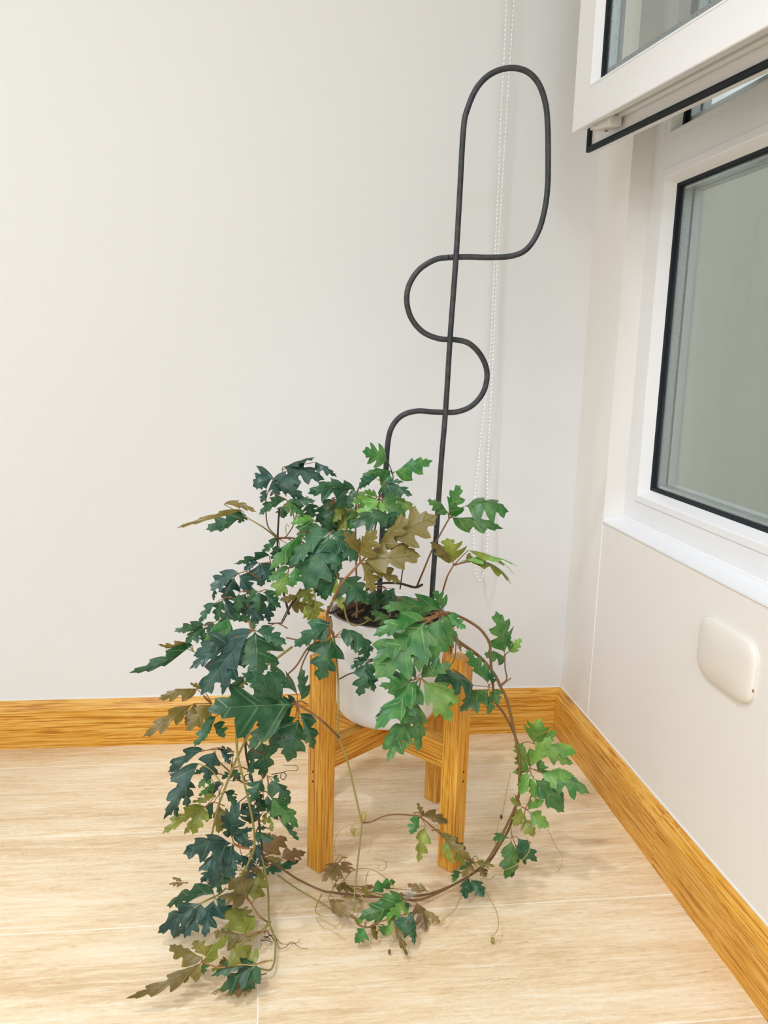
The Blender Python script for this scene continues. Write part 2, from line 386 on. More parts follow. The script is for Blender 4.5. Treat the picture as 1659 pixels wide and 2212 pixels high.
for dn in (.0172, .0345):
    bm = bmesh.new(); box(bm, .064, leafw-.064, dn, dn+.0033, .064, lh-.064)
    for v in bm.verts: v.co = Vector(tuple(sash_fn(v.co.x, v.co.y, v.co.z)))
    spar(bm_obj('glass_pane', bm, M['glass'], sash))
# corner drive on the underside
bm = bmesh.new(); box(bm, .045, .098, .016, .040, -.010, .008, .004, 3)
for v in bm.verts:
    if v.co.x < .062: v.co.z += (.062-v.co.x)*.35
    v.co = Vector(tuple(sash_fn(v.co.x, v.co.y, v.co.z)))
hw = bm_obj('corner_hardware', bm, M['hardware'], sash, True); spar(hw)
bm = bmesh.new(); box(bm, .1, leafw-.1, .0225, .030, .0105, .0118)
for v in bm.verts: v.co = Vector(tuple(sash_fn(v.co.x, v.co.y, v.co.z)))
spar(bm_obj('slot_rail', bm, M['steel'], sash))
bm = bmesh.new(); bmesh.ops.create_cone(bm, cap_ends=True, segments=16, radius1=.003, radius2=.003, depth=.0015)
for v in bm.verts: v.co = Vector(tuple(sash_fn(v.co.x+.068, v.co.y+.028, v.co.z-.0103)))
spar(bm_obj('screw_cap', bm, M['liner'], sash))

# ------------------------------------------------------------------ wall plate
pc = np.array([XW, 1.0375, .3985]); hw_, hh_ = .0735, .046
V = []; F = []; NR, NA = 9, 64
def sup(a, n=4.2):
    c, s = math.cos(a), math.sin(a); return (abs(c)**(2/n)*math.copysign(1, c), abs(s)**(2/n)*math.copysign(1, s))
prof = [(1.0, 0), (1.0, .0035), (.985, .0055), (.955, .0070), (.90, .0085), (.78, .0103), (.55, .0122), (.28, .0132)]
for sc_, dep in prof:
    for k in range(NA):
        x, y = sup(2*math.pi*k/NA); V.append((pc[0]-dep, pc[1]+x*hw_*sc_, pc[2]+y*hh_*sc_))
V.append((pc[0]-.0135, pc[1], pc[2]))
for i in range(len(prof)-1):
    for k in range(NA): F.append((i*NA+k, i*NA+(k+1) % NA, (i+1)*NA+(k+1) % NA, (i+1)*NA+k))
for k in range(NA): F.append(((len(prof)-1)*NA+k, (len(prof)-1)*NA+(k+1) % NA, len(V)-1))
pl = empty('wall_plate', tuple(pc), 'white rounded rectangular blank plate on the right wall below the window', 'wall plate')
o = mesh_obj('cover', V, F, M['plate'], pl, True); o.matrix_parent_inverse = Matrix.Translation(-Vector(tuple(pc)))
V2 = []
for dep, s_ in ((0, 1.012), (.0022, 1.012), (.0022, .95)):
    for k in range(NA):
        x, y = sup(2*math.pi*k/NA); V2.append((pc[0]-dep, pc[1]+x*hw_*s_, pc[2]+y*hh_*s_))
F2 = [(i*NA+k, i*NA+(k+1) % NA, (i+1)*NA+(k+1) % NA, (i+1)*NA+k) for i in range(2) for k in range(NA)]
o = mesh_obj('back_plate', V2, F2, M['plate'], pl, False); o.matrix_parent_inverse = Matrix.Translation(-Vector(tuple(pc)))
bm = bmesh.new(); box(bm, XW-.0050, XW-.0030, pc[1]-hw_-.0005, pc[1]-hw_+.0006, .3785, .3825, .0003, 1)
o = bm_obj('release_notch', bm, M['liner'], pl); o.matrix_parent_inverse = Matrix.Translation(-Vector(tuple(pc)))

# ------------------------------------------------------------------ blind chain
YC = YW-.03
left = [(1090, -60), (1094, 0), (1089, 130), (1083, 240), (1076, 420), (1067, 600), (1060, 760), (1044, 900), (1034, 1000), (1027, 1060), (1023, 1120), (1024, 1180), (1027, 1225), (1031, 1245)]
right = [(1038, 1253), (1044, 1240), (1050, 1210), (1054, 1170), (1054, 1100), (1054, 1000), (1059, 900), (1065, 780), (1073, 600), (1084, 420), (1095, 240), (1102, 130), (1111, 0), (1113, -60)]
path = catmull([at(u, v, YC) for u, v in left+right], 10)
P_ = np.array(path); seg = np.linalg.norm(np.diff(P_, axis=0), axis=1); cum = np.r_[0, np.cumsum(seg)]
nb = int(cum[-1]/.0080); ds = np.linspace(0, cum[-1], nb)
bp = np.array([[np.interp(s, cum, P_[:, k]) for k in range(3)] for s in ds])
bs = bmesh.new(); bmesh.ops.create_icosphere(bs, subdivisions=1, radius=.0027)
sv = [np.array(v.co) for v in bs.verts]; sf = [tuple(v.index for v in f.verts) for f in bs.faces]; bs.free()
dat = [([p+v for v in sv], sf) for p in bp]
dat.append(tube_data(path, .0006, 5))
V, F = merge(dat)
ch = mesh_obj('blind_chain', V, F, M['bead'], None, True)
tag(ch, 'white beaded roller blind chain loop hanging in front of the back wall', 'blind chain')

# ------------------------------------------------------------------ plant stand
C0 = np.array([.1925, 1.2995]); ANG = math.radians(40.5)
st = empty('plant_stand', (C0[0], C0[1], 0), 'oak plant stand with four square legs and crossed bars holding the white pot', 'plant stand')
st.rotation_euler = (0, 0, ANG)
LR, LW, LT = .1468, .0150, .352
for k in range(4):
    bm = bmesh.new(); box(bm, -LW, LW, -LW, LW, 0, LT, .0018, 2)
    o = bm_obj('leg', bm, M['oak_leg'], st); a = k*math.pi/2; o.location = (LR*math.cos(a), LR*math.sin(a), 0); o.rotation_euler = (0, 0, a)
bm = bmesh.new(); box(bm, -(LR-LW), LR-LW, -.0115, .0115, .166, .2095, .0010, 1); bm_obj('cross_bar', bm, M['oak_bar'], st)
for sgn in (-1, 1):
    bm = bmesh.new(); box(bm, .0116, LR-LW, -.0115, .0115, .166, .2092, .0010, 1)
    o = bm_obj('cross_bar', bm, M['oak_bar'], st); o.rotation_euler = (0, 0, sgn*math.pi/2)
for z in (.150, .166):     # dark screw holes on the outer faces of the two front legs
    for loc, ax in (((-LR-LW-.0001, .003, z), 'Y'), ((.003, -LR-LW-.0001, z), 'X')):
        bm = bmesh.new(); bmesh.ops.create_cone(bm, cap_ends=True, segments=12, radius1=.0019, radius2=.0019, depth=.0006,
            matrix=Matrix.Translation(loc) @ Matrix.Rotation(math.pi/2, 4, ax))
        bm_obj('screw_hole', bm, M['stem_dark'], st)

# ------------------------------------------------------------------ planter
def lathe(name, prof, mat, parent, n=72):
    V, F = [], []
    for r, z in prof:
        for k in range(n): V.append((r*math.cos(2*math.pi*k/n), r*math.sin(2*math.pi*k/n), z))
    for i in range(len(prof)-1):
        for k in range(n): F.append((i*n+k, i*n+(k+1) % n, (i+1)*n+(k+1) % n, (i+1)*n+k))
    if prof[0][0] > .001: F.append(tuple(range(n))[::-1])
    return mesh_obj(name, V, F, mat, parent, True)
ZP = .2097
pot = empty('planter_pot', (C0[0], C0[1], ZP), 'white rounded ceramic planter sitting in the oak stand', 'plant pot')
H = .391-ZP
lathe('pot_body', [(.030, 0), (.058, .0008), (.068, .0042), (.0765, .0115), (.0822, .023), (.0850, .040), (.0872, .062), (.0895, .095), (.0925, .135), (.0960, H-.012), (.0975, H-.006), (.0985, H-.002), (.0975, H), (.0945, H-.0005), (.0925, H-.004), (.0900, H-.05)], M['pot'], pot)
lathe('liner_rim', [(.0885, H-.040), (.0915, H-.006), (.0915, H-.0015), (.0885, H-.0010), (.0875, H-.006), (.085, H-.04)], M['liner'], pot)
bm = bmesh.new(); bmesh.ops.create_grid(bm, x_segments=40, y_segments=40, size=.088)
bmesh.ops.delete(bm, geom=[v for v in bm.verts if v.co.length > .088], context='VERTS')
for v in bm.verts: v.co.z = H-.016+random.uniform(-.003, .003)+.004*math.sin(v.co.x*60)*math.cos(v.co.y*50)
tag(bm_obj('soil', bm, M['soil'], pot, True), kind='stuff')

# ------------------------------------------------------------------ trellis
YT = 1.318
pA = [(931, 1330), (934, 1270), (944, 1130), (953, 1000), (963, 880), (973, 720), (985, 557), (993, 420), (1001, 280), (1010, 235), (1030, 190), (1060, 160), (1100, 147), (1137, 154), (1163, 180), (1178, 222), (1183, 270), (1184, 340), (1183, 400), (1177, 450), (1163, 500), (1138, 538), (1105, 553), (1060, 556), (1010, 555), (970, 556)]
pB = [(970, 556), (940, 561), (905, 583), (883, 618), (879, 655), (890, 690), (915, 718), (950, 732), (985, 734), (1015, 743), (1040, 770), (1052, 805), (1045, 845), (1020, 876), (985, 890), (940, 890), (900, 888), (868, 898), (847, 922), (838, 955), (834, 1010), (830, 1080), (825, 1160), (821, 1240), (818, 1330)]
tr = empty('plant_trellis', tuple(at(932, 1330, YT)), 'dark grey looped metal rod trellis standing in the white pot', 'plant support')
def tp(pts, y): return [at(u, v, yy) for (u, v), yy in zip(pts, y)]
ya = [YT]*len(pA); yb = [YT]*len(pB)
for i, (u, v) in enumerate(pA):
    if i >= 22: ya[i] = YT+.009*(i-21)/4
for i in range(len(pB)): yb[i] = YT+.009
for o in (tube('rod', tp(pA, ya), .0044, M['rod'], tr, 12), tube('rod', tp(pB, yb), .0044, M['rod'], tr, 12)):
    o.matrix_parent_inverse = Matrix.Translation(-tr.location)

# ------------------------------------------------------------------ the trailing vine
CROP = {'A': (250, 900, 3.0164), 'B': (700, 900, 3.0164), 'C': (250, 1400, 3.318), 'D': (650, 1300, 3.318),
        'E': (250, 1750, 3.318), 'F': (600, 1650, 3.0164), 'G': (950, 1300, 3.4025)}
def px(c, x, y):
    X, Y, s = CROP[c]; return X+x/s, Y+y/s
def pt3(c, x, y, dep):
    """dep > .5: distance into the room (m); dep <= .5: height above the floor (m)"""
    u, v = px(c, x, y)
    return at(u, v, dep, 1) if dep > .5 else at(u, v, dep, 2)
vine = empty('trailing_vine', (C0[0], C0[1], ZP+H-.014), 'trailing grape ivy with lobed green leaves spilling from the pot to the floor', 'houseplant')
VI = Matrix.Translation(-vine.location)
def vpar(o): o.matrix_parent_inverse = VI; return o

SIDE_T = [(0, 0, 0), (.06, .03, 0), (.13, .11, 0), (.20, .25, 0), (.30, .41, 0), (.43, .50, 1), (.44, .40, 0), (.445, .27, 0), (.475, .19, 0), (.52, .27, 0), (.60, .37, 0), (.71, .41, 1), (.715, .30, 0), (.725, .20, 0), (.745, .165, 0), (.80, .185, 0), (.885, .19, 1), (.90, .115, 0), (.94, .065, 0), (1, 0, 1)]
SIDE_O = [(0, 0, 0), (.01, .09, 0), (.06, .24, 0), (.15, .38, 0), (.26, .46, 0), (.41, .50, 1), (.415, .38, 0), (.42, .26, 0), (.45, .19, 0), (.50, .26, 0), (.59, .35, 0), (.70, .37, 1), (.705, .27, 0), (.715, .18, 0), (.735, .15, 0), (.80, .17, 0), (.885, .175, 1), (.90, .095, 0), (.94, .05, 0), (1, 0, 1)]
SIDE_I = [(0, 0, 0), (.08, .02, 0), (.18, .05, 0), (.28, .10, 0), (.38, .16, 0), (.50, .24, 1), (.52, .19, 0), (.54, .16, 0), (.57, .155, 0), (.61, .18, 0), (.66, .215, 0), (.74, .24, 1), (.75, .17, 0), (.765, .13, 0), (.79, .12, 0), (.83, .13, 0), (.90, .15, 1), (.91, .08, 0), (.95, .04, 0), (1, 0, 1)]
TI = [0, 5, 11, 16, 19]
def side_curve(side, r, rnd, depth):
    u = np.array([p[0] for p in side], float); v = np.array([p[1] for p in side], float)
    # jitter whole lobes and deepen or fill the sinuses
    for a, b in ((3, 7), (9, 13), (14, 18)):
        du, dv = rnd.uniform(-.035, .035), rnd.uniform(.82, 1.12)
        u[a:b] += du; v[a:b] *= dv
    for k in (7, 8, 13, 14): v[k] *= depth
    U, Vv, G = [], [], []
    sharp = [i for i, p in enumerate(side) if p[2]] ; cuts = [0]+sharp
    for a, b in zip(cuts[:-1], cuts[1:]):
        pu = np.r_[2*u[a]-u[a+1], u[a:b+1], 2*u[b]-u[b-1]]; pv = np.r_[2*v[a]-v[a+1], v[a:b+1], 2*v[b]-v[b-1]]
        for i in range(a, b):
            j = i-a+1
            seg = max(q for q in range(4) if i >= TI[q])
            for k in range(3):
                t = k/3
                f = lambda P: .5*(2*P[j]+(P[j+1]-P[j-1])*t+(2*P[j-1]-5*P[j]+4*P[j+1]-P[j+2])*t*t+(3*P[j]-P[j-1]-3*P[j+1]+P[j+2])*t**3)
                U.append(f(pu)); Vv.append(max(0, f(pv)) if i else v[0]+(v[1]-v[0])*t); G.append((seg+((i+t)-TI[seg])/(TI[seg+1]-TI[seg]))*.25)
    U.append(1); Vv.append(0); G.append(1.0)
    U, Vv, G = map(np.array, (U, Vv, G))
    m = np.clip(U-Vv*.62, 0, 1); m = np.maximum.accumulate(m); m[-1] = 1
    # spread flat stretches slightly so midrib points stay distinct
    m = m*.97+.03*np.linspace(0, 1, len(m))
    return U, Vv, G, m
def leaflet_mesh(L_, W, kind, sgn, rnd, curl, fold, wav, young=False):
    """local frame: x along the midrib, y across, z out of the upper face"""
    if kind == 'T': sides = ((SIDE_T, 1), (SIDE_T, -1)); tot = 1.0
    else: sides = ((SIDE_O, sgn), (SIDE_I, -sgn)); tot = .76
    ys = W/tot; rows = 4; V, F, UV = [], [], []
    depth = rnd.uniform(.75, 1.12)*(1.4 if young else 1); ph = rnd.uniform(0, 6.28); tw = rnd.uniform(-.25, .25)
    bendy = rnd.uniform(-.06, .06)
    for side, sg in sides:
        U, Vv, G, m = side_curve(side, 0, rnd, depth); base = len(V); n = len(U)
        for i in range(n):
            for j in range(rows+1):
                t = j/rows; x = (m[i]*(1-t)+U[i]*t); y = sg*Vv[i]*t
                # lateral vein quilting: raised between veins
                q = math.cos(G[i]*8*math.pi)*-1
                z = curl*(x-x*x)*2.2 - fold*abs(y)*ys/L_ - .55*fold*(y*ys/L_)**2*4
                z += wav*(.5*math.sin(7*x+ph)*abs(y)*2 + .22*q*min(t, 1-t*.5)*abs(y)*2)
                z += -.35*curl*max(0, x-.55)**2*2
                V.append((x*L_, y*ys+bendy*L_*math.sin(x*3.1)+0*z, z*L_+tw*y*ys*x)); UV.append((G[i], t))
        for i in range(n-1):
            for j in range(rows):
                a, b, c, d = base+i*(rows+1)+j, base+(i+1)*(rows+1)+j, base+(i+1)*(rows+1)+j+1, base+i*(rows+1)+j+1
                F.append((a, b, c, d) if sg > 0 else (a, d, c, b))
    return np.array(V), F, UV
def make_leaflet(parent, B, T, wpx, sc_, kind, tone, roll, sgn, curl, fold, wav, rnd, young=False, floor_z=.0035):
    d = T-B; L_ = np.linalg.norm(d); d = d/L_
    mid = (B+T)/2; toC = ORG-mid; dist = np.linalg.norm(toC); toC /= dist
    n0 = toC*.8+np.array([0, 0, .42]); n0 -= d*(n0@d); n0 /= np.linalg.norm(n0)
    b0 = np.cross(n0, d); a = math.radians(roll); n1 = n0*math.cos(a)+b0*math.sin(a); b1 = np.cross(n1, d)
    fwd = MR[2]; depth = (mid-ORG)@fwd
    # how much of the blade's width faces the lens
    sv = b1-toC*(b1@toC); dp = d-toC*(d@toC); dpn = np.linalg.norm(dp)
    cosw = abs(np.linalg.norm(np.cross(sv, dp/max(dpn, 1e-6))))
    W = 1.13*wpx/sc_*depth/FPX/max(.45, cosw)
    W = min(W, L_*1.35)
    V, F, UV = leaflet_mesh(L_, W*(1.12 if young else 1), kind, sgn, rnd, curl, fold, wav, young)
    P = B+V[:, :1]*d+V[:, 1:2]*b1+V[:, 2:3]*n1
    P[:, 2] = np.maximum(P[:, 2], floor_z)
    me = bpy.data.meshes.new('leaflet'); me.from_pydata([tuple(p) for p in P.tolist()], [], F); me.update()
    uvl = me.uv_layers.new(name='UVMap'); arr = np.array([UV[l.vertex_index] for l in me.loops], dtype=np.float32).ravel()
    uvl.data.foreach_set('uv', arr)
    me.polygons.foreach_set('use_smooth', [True]*len(me.polygons)); me.materials.append(LM[tone])
    # make the upper face the front face
    me.update()
    s = sum((Vector(p.normal).dot(Vector(tuple(n1))))*p.area for p in me.polygons)
    if s < 0: me.flip_normals()
    o = bpy.data.objects.new('leaflet', me); col.objects.link(o); o.parent = parent
    return o
def nn(v): return v/np.linalg.norm(v)
NL = [0]
def leaf(c, J, dep, lets, pet=None, pdep=None, pr=.0009, pm='petiole'):
    """one compound leaf: petiole + leaflets. lets: (bx,by,tx,ty,width,kind,tone[,opts])"""
    NL[0] += 1; rnd = random.Random(NL[0]*77+5)
    Jp = pt3(c, J[0], J[1], dep); data = []
    if pet:
        pts = [pt3(c, x, y, (pdep if pdep else dep) if k == 0 else dep) for k, (x, y) in enumerate(pet)]+[Jp]
        data.append(tube_data(catmull(pts, 5), pr, 7, .8))
    else:
        # a short stalk running back into the plant
        back = nn(np.array([C0[0], C0[1], max(.06, Jp[2]+.01)])-Jp)
        data.append(tube_data(catmull([Jp+back*.03+np.array([0, 0, -.012]), Jp+back*.012, Jp], 4), pr, 7, .8))
    bases = []
    for l in lets:
        bx, by, tx, ty, w_, kind, tone = l[:7]; o = l[7] if len(l) > 7 else {}
        dB = o.get('dB', 0); B = pt3(c, bx, by, dep+dB)
        dist = math.hypot(tx-bx, ty-by)/CROP[c][2]/FPX*1.3
        if dep > .5: dT = o.get('dT', -dist*rnd.uniform(.15, .5)); Tt = pt3(c, tx, ty, dep+dB+dT)
        else: dT = o.get('dT', 0); Tt = pt3(c, tx, ty, max(.004, dep+dT))
        bases.append((B, Tt, l, o)); data.append(tube_data([Jp, (Jp+B)/2+np.array([0, 0, .0006]), B], pr*.75, 6, .7))
    V, F = merge(data); par = vpar(mesh_obj('leaf', V, F, M[pm], vine, True))
    md = sum(np.array([l[0][2]-l[0][0], l[0][3]-l[0][1]], float) for l in [(b[2],) for b in bases])
    tl = [b[2] for b in bases if b[2][5] == 'T']
    if tl: md = np.array([tl[0][2]-tl[0][0], tl[0][3]-tl[0][1]], float)
    for B, Tt, l, o in bases:
        v = np.array([l[2]-l[0], l[3]-l[1]], float); cr = md[0]*v[1]-md[1]*v[0]
        if len(bases) == 1 or abs(cr) < 1e-6: cr = v[0]
        sgn = -1 if cr > 0 else 1           # image y runs down
        sgn *= o.get('flip', 1)
        make_leaflet(par, B, Tt, l[4], CROP[c][2], l[5], l[6], o.get('roll', rnd.uniform(-22, 22)), sgn,
                     o.get('curl', rnd.uniform(.08, .24)), o.get('fold', rnd.uniform(.10, .38)), o.get('wav', rnd.uniform(.05, .13)), rnd, c == 'G')
    return par
U_ = dict(roll=180, curl=-.1, fold=-.12)      # shows its underside
E = dict
# --- upper left of the plant (crop A)
leaf('A', (1025, 408), 1.27, [(1028, 400, 893, 455, 165, 'S', 0), (1022, 412, 1210, 425, 115, 'S', 0), (1020, 425, 1230, 535, 125, 'S', 0), (1020, 420, 1058, 528, 100, 'T', 0)], [(985, 620), (978, 540)])
leaf('A', (1085, 345), 1.30, [(1090, 325, 1362, 408, 140, 'T', 0, E(roll=15)), (1305, 295, 1442, 390, 62, 'S', 0), (1085, 340, 1300, 262, 55, 'S', 0, E(roll=40))], [(1110, 520)])
leaf('A', (832, 645), 1.20, [(830, 615, 392, 722, 46, 'S', 5, E(roll=10, curl=.3)), (832, 640, 585, 735, 110, 'S', 1), (705, 572, 918, 622, 55, 'S', 5), (830, 630, 800, 695, 60, 'S', 1)], [(1055, 795), (960, 720)], 1.26, .0012, 'stem_green')
leaf('A', (1110, 540), 1.25, [(1115, 540, 932, 637, 90, 'S', 1), (1112, 545, 1215, 638, 120, 'T', 2), (1115, 555, 1303, 545, 72, 'S', 1), (985, 480, 943, 560, 55, 'S', 0), (1120, 560, 1125, 632, 60, 'S', 4)], [(1165, 680), (1150, 610)])
leaf('A', (1555, 492), 1.27, [(1545, 470, 1252, 498, 140, 'T', 1), (1480, 500, 1445, 605, 120, 'S', 1), (1560, 480, 1350, 432, 62, 'S', 1), (1560, 500, 1640, 570, 100, 'S', 3), (1535, 480, 1530, 600, 90, 'S', 1)], [(1600, 640)])
leaf('A', (1410, 530), 1.31, [(1410, 530, 1375, 765, 165, 'T', 1), (1545, 590, 1440, 755, 130, 'S', 4), (1440, 560, 1300, 680, 110, 'S', 1), (1460, 600, 1510, 740, 110, 'S', 4)])
leaf('A', (1290, 672), 1.24, [(1290, 672, 1190, 800, 130, 'T', 2), (1288, 675, 1138, 695, 70, 'S', 3), (1300, 690, 1240, 790, 90, 'S', 2)], [(1240, 780)])
leaf('A', (1398, 762), 1.17, [(1395, 760, 1235, 1135, 270, 'T', 1, E(curl=.12, fold=.15)), (1402, 765, 1578, 940, 190, 'S', 1, E(fold=.15)), (1385, 765, 1132, 975, 150, 'S', 1), (1400, 780, 1440, 1015, 170, 'T', 1, E(fold=.1))], [(1420, 740)])
leaf('A', (1200, 760), 1.20, [(1200, 765, 998, 1005, 105, 'S', 2, E(flip=-1)), (1160, 830, 1073, 975, 80, 'S', 3), (1200, 750, 1400, 745, 60, 'S', 1)])
leaf('A', (1060, 795), 1.26, [(1062, 795, 945, 895, 55, 'S', 1), (1070, 850, 1010, 930, 60, 'S', 1), (1150, 850, 1120, 950, 60, 'S', 0)])
leaf('A', (1002, 920), 1.22, [(1000, 905, 768, 962, 48, 'S', 1, E(roll=35)), (1010, 915, 1100, 965, 50, 'S', 1)], [(1010, 950)])
leaf('A', (935, 955), 1.20, [(935, 955, 950, 1110, 150, 'T', 0), (930, 955, 832, 1000, 70, 'S', 0), (945, 960, 1010, 1080, 90, 'S', 0)], [(1010, 950)])
leaf('A', (805, 1020), 1.17, [(800, 1020, 615, 1135, 110, 'S', 0), (775, 1045, 705, 1205, 130, 'T', 0), (805, 1040, 890, 1150, 125, 'S', 0), (640, 1130, 640, 1200, 30, 'S', 0)])
leaf('A', (1125, 990), 1.18, [(1130, 985, 992, 1065, 95, 'S', 2), (1122, 1010, 1045, 1182, 130, 'T', 3), (1180, 960, 1150, 1115, 100, 'S', 2), (1130, 1090, 1010, 1110, 50, 'S', 2)])
leaf('A', (935, 1140), 1.15, [(932, 1140, 935, 1280, 140, 'T', 1), (965, 1145, 1078, 1245, 95, 'S', 1), (925, 1140, 860, 1185, 60, 'S', 1)])
leaf('A', (805, 1145), 1.14, [(802, 1148, 797, 1282, 75, 'T', 1, E(fold=.3))])
leaf('A', (850, 1150), 1.20, [(850, 1150, 770, 1315, 150, 'T', 0), (960, 1205, 895, 1355, 130, 'T', 0), (860, 1170, 870, 1300, 120, 'T', 1), (1000, 1210, 1000, 1345, 70, 'S', 0)])
leaf('A', (700, 1185), 1.15, [(700, 1190, 655, 1335, 85, 'T', 1), (648, 1215, 545, 1345, 62, 'S', 1), (710, 1200, 760, 1310, 90, 'S', 0)])
leaf('A', (575, 1362), 1.12, [(572, 1355, 380, 1398, 78, 'S', 1), (592, 1372, 448, 1475, 95, 'T', 1), (560, 1360, 500, 1430, 60, 'S', 1)])
leaf('A', (735, 1320), 1.11, [(733, 1318, 618, 1425, 90, 'S', 2), (885, 1335, 725, 1305, 65, 'S', 1), (735, 1325, 560, 1500, 90, 'S', 2), (880, 1340, 900, 1390, 60, 'S', 1)])
leaf('A', (505, 1530), 1.12, [(490, 1495, 85, 1672, 82, 'S', 1, E(roll=30, curl=.32)), (385, 1480, 338, 1608, 62, 'S', 1), (460, 1478, 272, 1485, 42, 'S', 5, E(roll=50)), (500, 1490, 320, 1555, 60, 'S', 1)], [(640, 1570), (560, 1545)], pm='stem_green')
leaf('A', (900, 1392), 1.08, [(906, 1400, 925, 1695, 345, 'T', 1, E(curl=.1, fold=.12, roll=5)), (890, 1392, 545, 1812, 200, 'S', 0, E(flip=1, fold=.3, curl=.2)), (745, 1475, 505, 1560, 135, 'S', 0), (740, 1500, 478, 1640, 110, 'S', 0), (770, 1440, 690, 1815, 150, 'T', 0), (920, 1400, 1115, 1480, 110, 'S', 1)], [(870, 1330), (880, 1370)], pr=.0014)
leaf('A', (1010, 1360), 1.16, [(1000, 1360, 980, 1420, 60, 'S', 1), (1000, 1590, 1035, 1700, 70, 'S', 1)])
leaf('A', (1418, 1418), 1.125, [(1412, 1432, 1325, 1722, 215, 'T', 1), (1398, 1352, 1158, 1500, 120, 'S', 1), (1390, 1350, 1330, 1470, 100, 'S', 1)], [(1395, 1330), (1405, 1380)], 1.18, .0014, 'petiole')
leaf('B', (68, 1440), 1.12, [(130, 1380, 322, 1530, 110, 'S', 1, E(flip=-1)), (150, 1395, 230, 1540, 90, 'S', 1), (240, 1430, 285, 1580, 110, 'T', 1)], [(68, 1440), (90, 1415)])
leaf('A', (1190, 1150), 1.22, [(1200, 1160, 1065, 1195, 70, 'S', 5, U_), (1150, 1200, 1300, 1250, 90, 'S', 5, U_), (1200, 1120, 1280, 1230, 110, 'T', 4), (1290, 1190, 1310, 1310, 100, 'T', 4)])
leaf('A', (1330, 980), 1.24, [(1330, 980, 1260, 1100, 120, 'T', 1), (1340, 990, 1420, 1060, 110, 'S', 0), (1330, 1050, 1370, 1200, 120, 'T', 1)])
leaf('A', (1120, 600), 1.30, [(1120, 590, 1080, 660, 90, 'S', 1), (1250, 560, 1290, 660, 100, 'T', 1), (1200, 640, 1260, 720, 80, 'S', 0)])
leaf('A', (1080, 860), 1.27, [(1080, 850, 1030, 960, 90, 'T', 0), (1120, 880, 1150, 990, 90, 'S', 1), (1040, 960, 990, 1060, 80, 'S', 0)])
leaf('A', (860, 1240), 1.19, [(860, 1230, 960, 1330, 130, 'T', 0), (740, 1280, 700, 1390, 110, 'S', 1), (640, 1340, 600, 1420, 80, 'S', 0)])
leaf('A', (640, 1420), 1.13, [(640, 1400, 560, 1500, 100, 'T', 0), (790, 1500, 840, 1640, 130, 'T', 1), (600, 1450, 700, 1500, 100, 'S', 0)])
leaf('C', (900, 220), 1.13, [(900, 200, 860, 300, 110, 'T', 1), (1000, 120, 1010, 260, 120, 'T', 1), (1060, 240, 1180, 320, 90, 'S', 0)])
leaf('C', (1010, 1050), 1.12, [(1010, 1030, 1040, 1150, 90, 'T', 0), (900, 1120, 930, 1200, 80, 'S', 0), (1040, 1400, 970, 1500, 80, 'T', 0)])
# --- top and right (crop B)
leaf('B', (447, 372), 1.28, [(415, 290, 250, 225, 150, 'T', 2), (465, 358, 708, 285, 135, 'S', 2, E(curl=.28)), (430, 352, 245, 395, 95, 'S', 2), (432, 370, 368, 452, 95, 'T', 2)], [(350, 545), (400, 470), (446, 415)], pr=.0011, pm='stem_dark')
leaf('B', (385, 440), 1.26, [(390, 440, 577, 515, 85, 'T', 1), (340, 400, 222, 465, 75, 'S', 1), (385, 445, 430, 500, 70, 'S', 1), (400, 430, 520, 425, 40, 'S', 1)])
leaf('B', (340, 532), 1.25, [(340, 530, 178, 560, 92, 'S', 3), (345, 525, 260, 480, 50, 'S', 3)])
leaf('B', (385, 530), 1.26, [(385, 530, 612, 632, 95, 'S', 3, E(curl=.3)), (385, 530, 540, 480, 60, 'S', 1)])
leaf('B', (372, 548), 1.20, [(375, 545, 535, 652, 130, 'S', 2), (360, 550, 208, 690, 120, 'S', 3), (370, 550, 370, 640, 120, 'T', 3)], [(355, 520)])
leaf('B', (455, 650), 1.16, [(455, 650, 168, 695, 135, 'T', 1), (440, 650, 450, 795, 150, 'S', 1), (400, 640, 480, 740, 110, 'S', 1)])
leaf('B', (345, 850), 1.13, [(425, 800, 738, 645, 240, 'T', 5, U_), (352, 850, 622, 900, 120, 'S', 5, U_), (350, 845, 560, 660, 110, 'S', 5, U_)], [(235, 950), (300, 885)], pr=.0015)
leaf('B', (238, 948), 1.12, [(250, 942, 632, 905, 165, 'T', 5, U_), (245, 960, 318, 1148, 115, 'S', 5, U_), (225, 890, 345, 740, 160, 'S', 5, U_), (230, 890, 130, 740, 90, 'S', 5, U_), (260, 960, 500, 1075, 110, 'S', 5, U_)], [(25, 1270), (110, 1095), (180, 1010)], 1.16, .0021)
leaf('B', (90, 1045), 1.15, [(95, 1050, 270, 1200, 200, 'T', 1), (85, 1055, 120, 1260, 100, 'S', 4), (80, 1060, 0, 1180, 110, 'S', 1), (150, 1060, 290, 1230, 110, 'S', 2)], [(70, 1000)])
leaf('B', (815, 662), 1.24, [(812, 640, 885, 445, 125, 'S', 2, E(flip=-1)), (805, 620, 672, 545, 80, 'S', 2), (915, 585, 1205, 612, 150, 'T', 2, E(curl=.3)), (842, 656, 1168, 728, 105, 'S', 2, E(curl=.25))], [(605, 1105), (655, 985), (715, 845)], 1.27, .0016, 'stem_brown')
leaf('B', (842, 972), 1.22, [(842, 952, 800, 792, 190, 'T', 4), (840, 940, 690, 815, 70, 'S', 5), (865, 955, 1268, 968, 50, 'T', 3, E(roll=55, curl=.25)), (945, 935, 1225, 1088, 55, 'S', 4, E(roll=50, curl=.25)), (940, 870, 1250, 1030, 36, 'S', 4, E(roll=55)), (930, 950, 950, 885, 50, 'S', 5)], [(768, 1158), (800, 1050), (825, 1000)], 1.25, .0014, 'petiole')
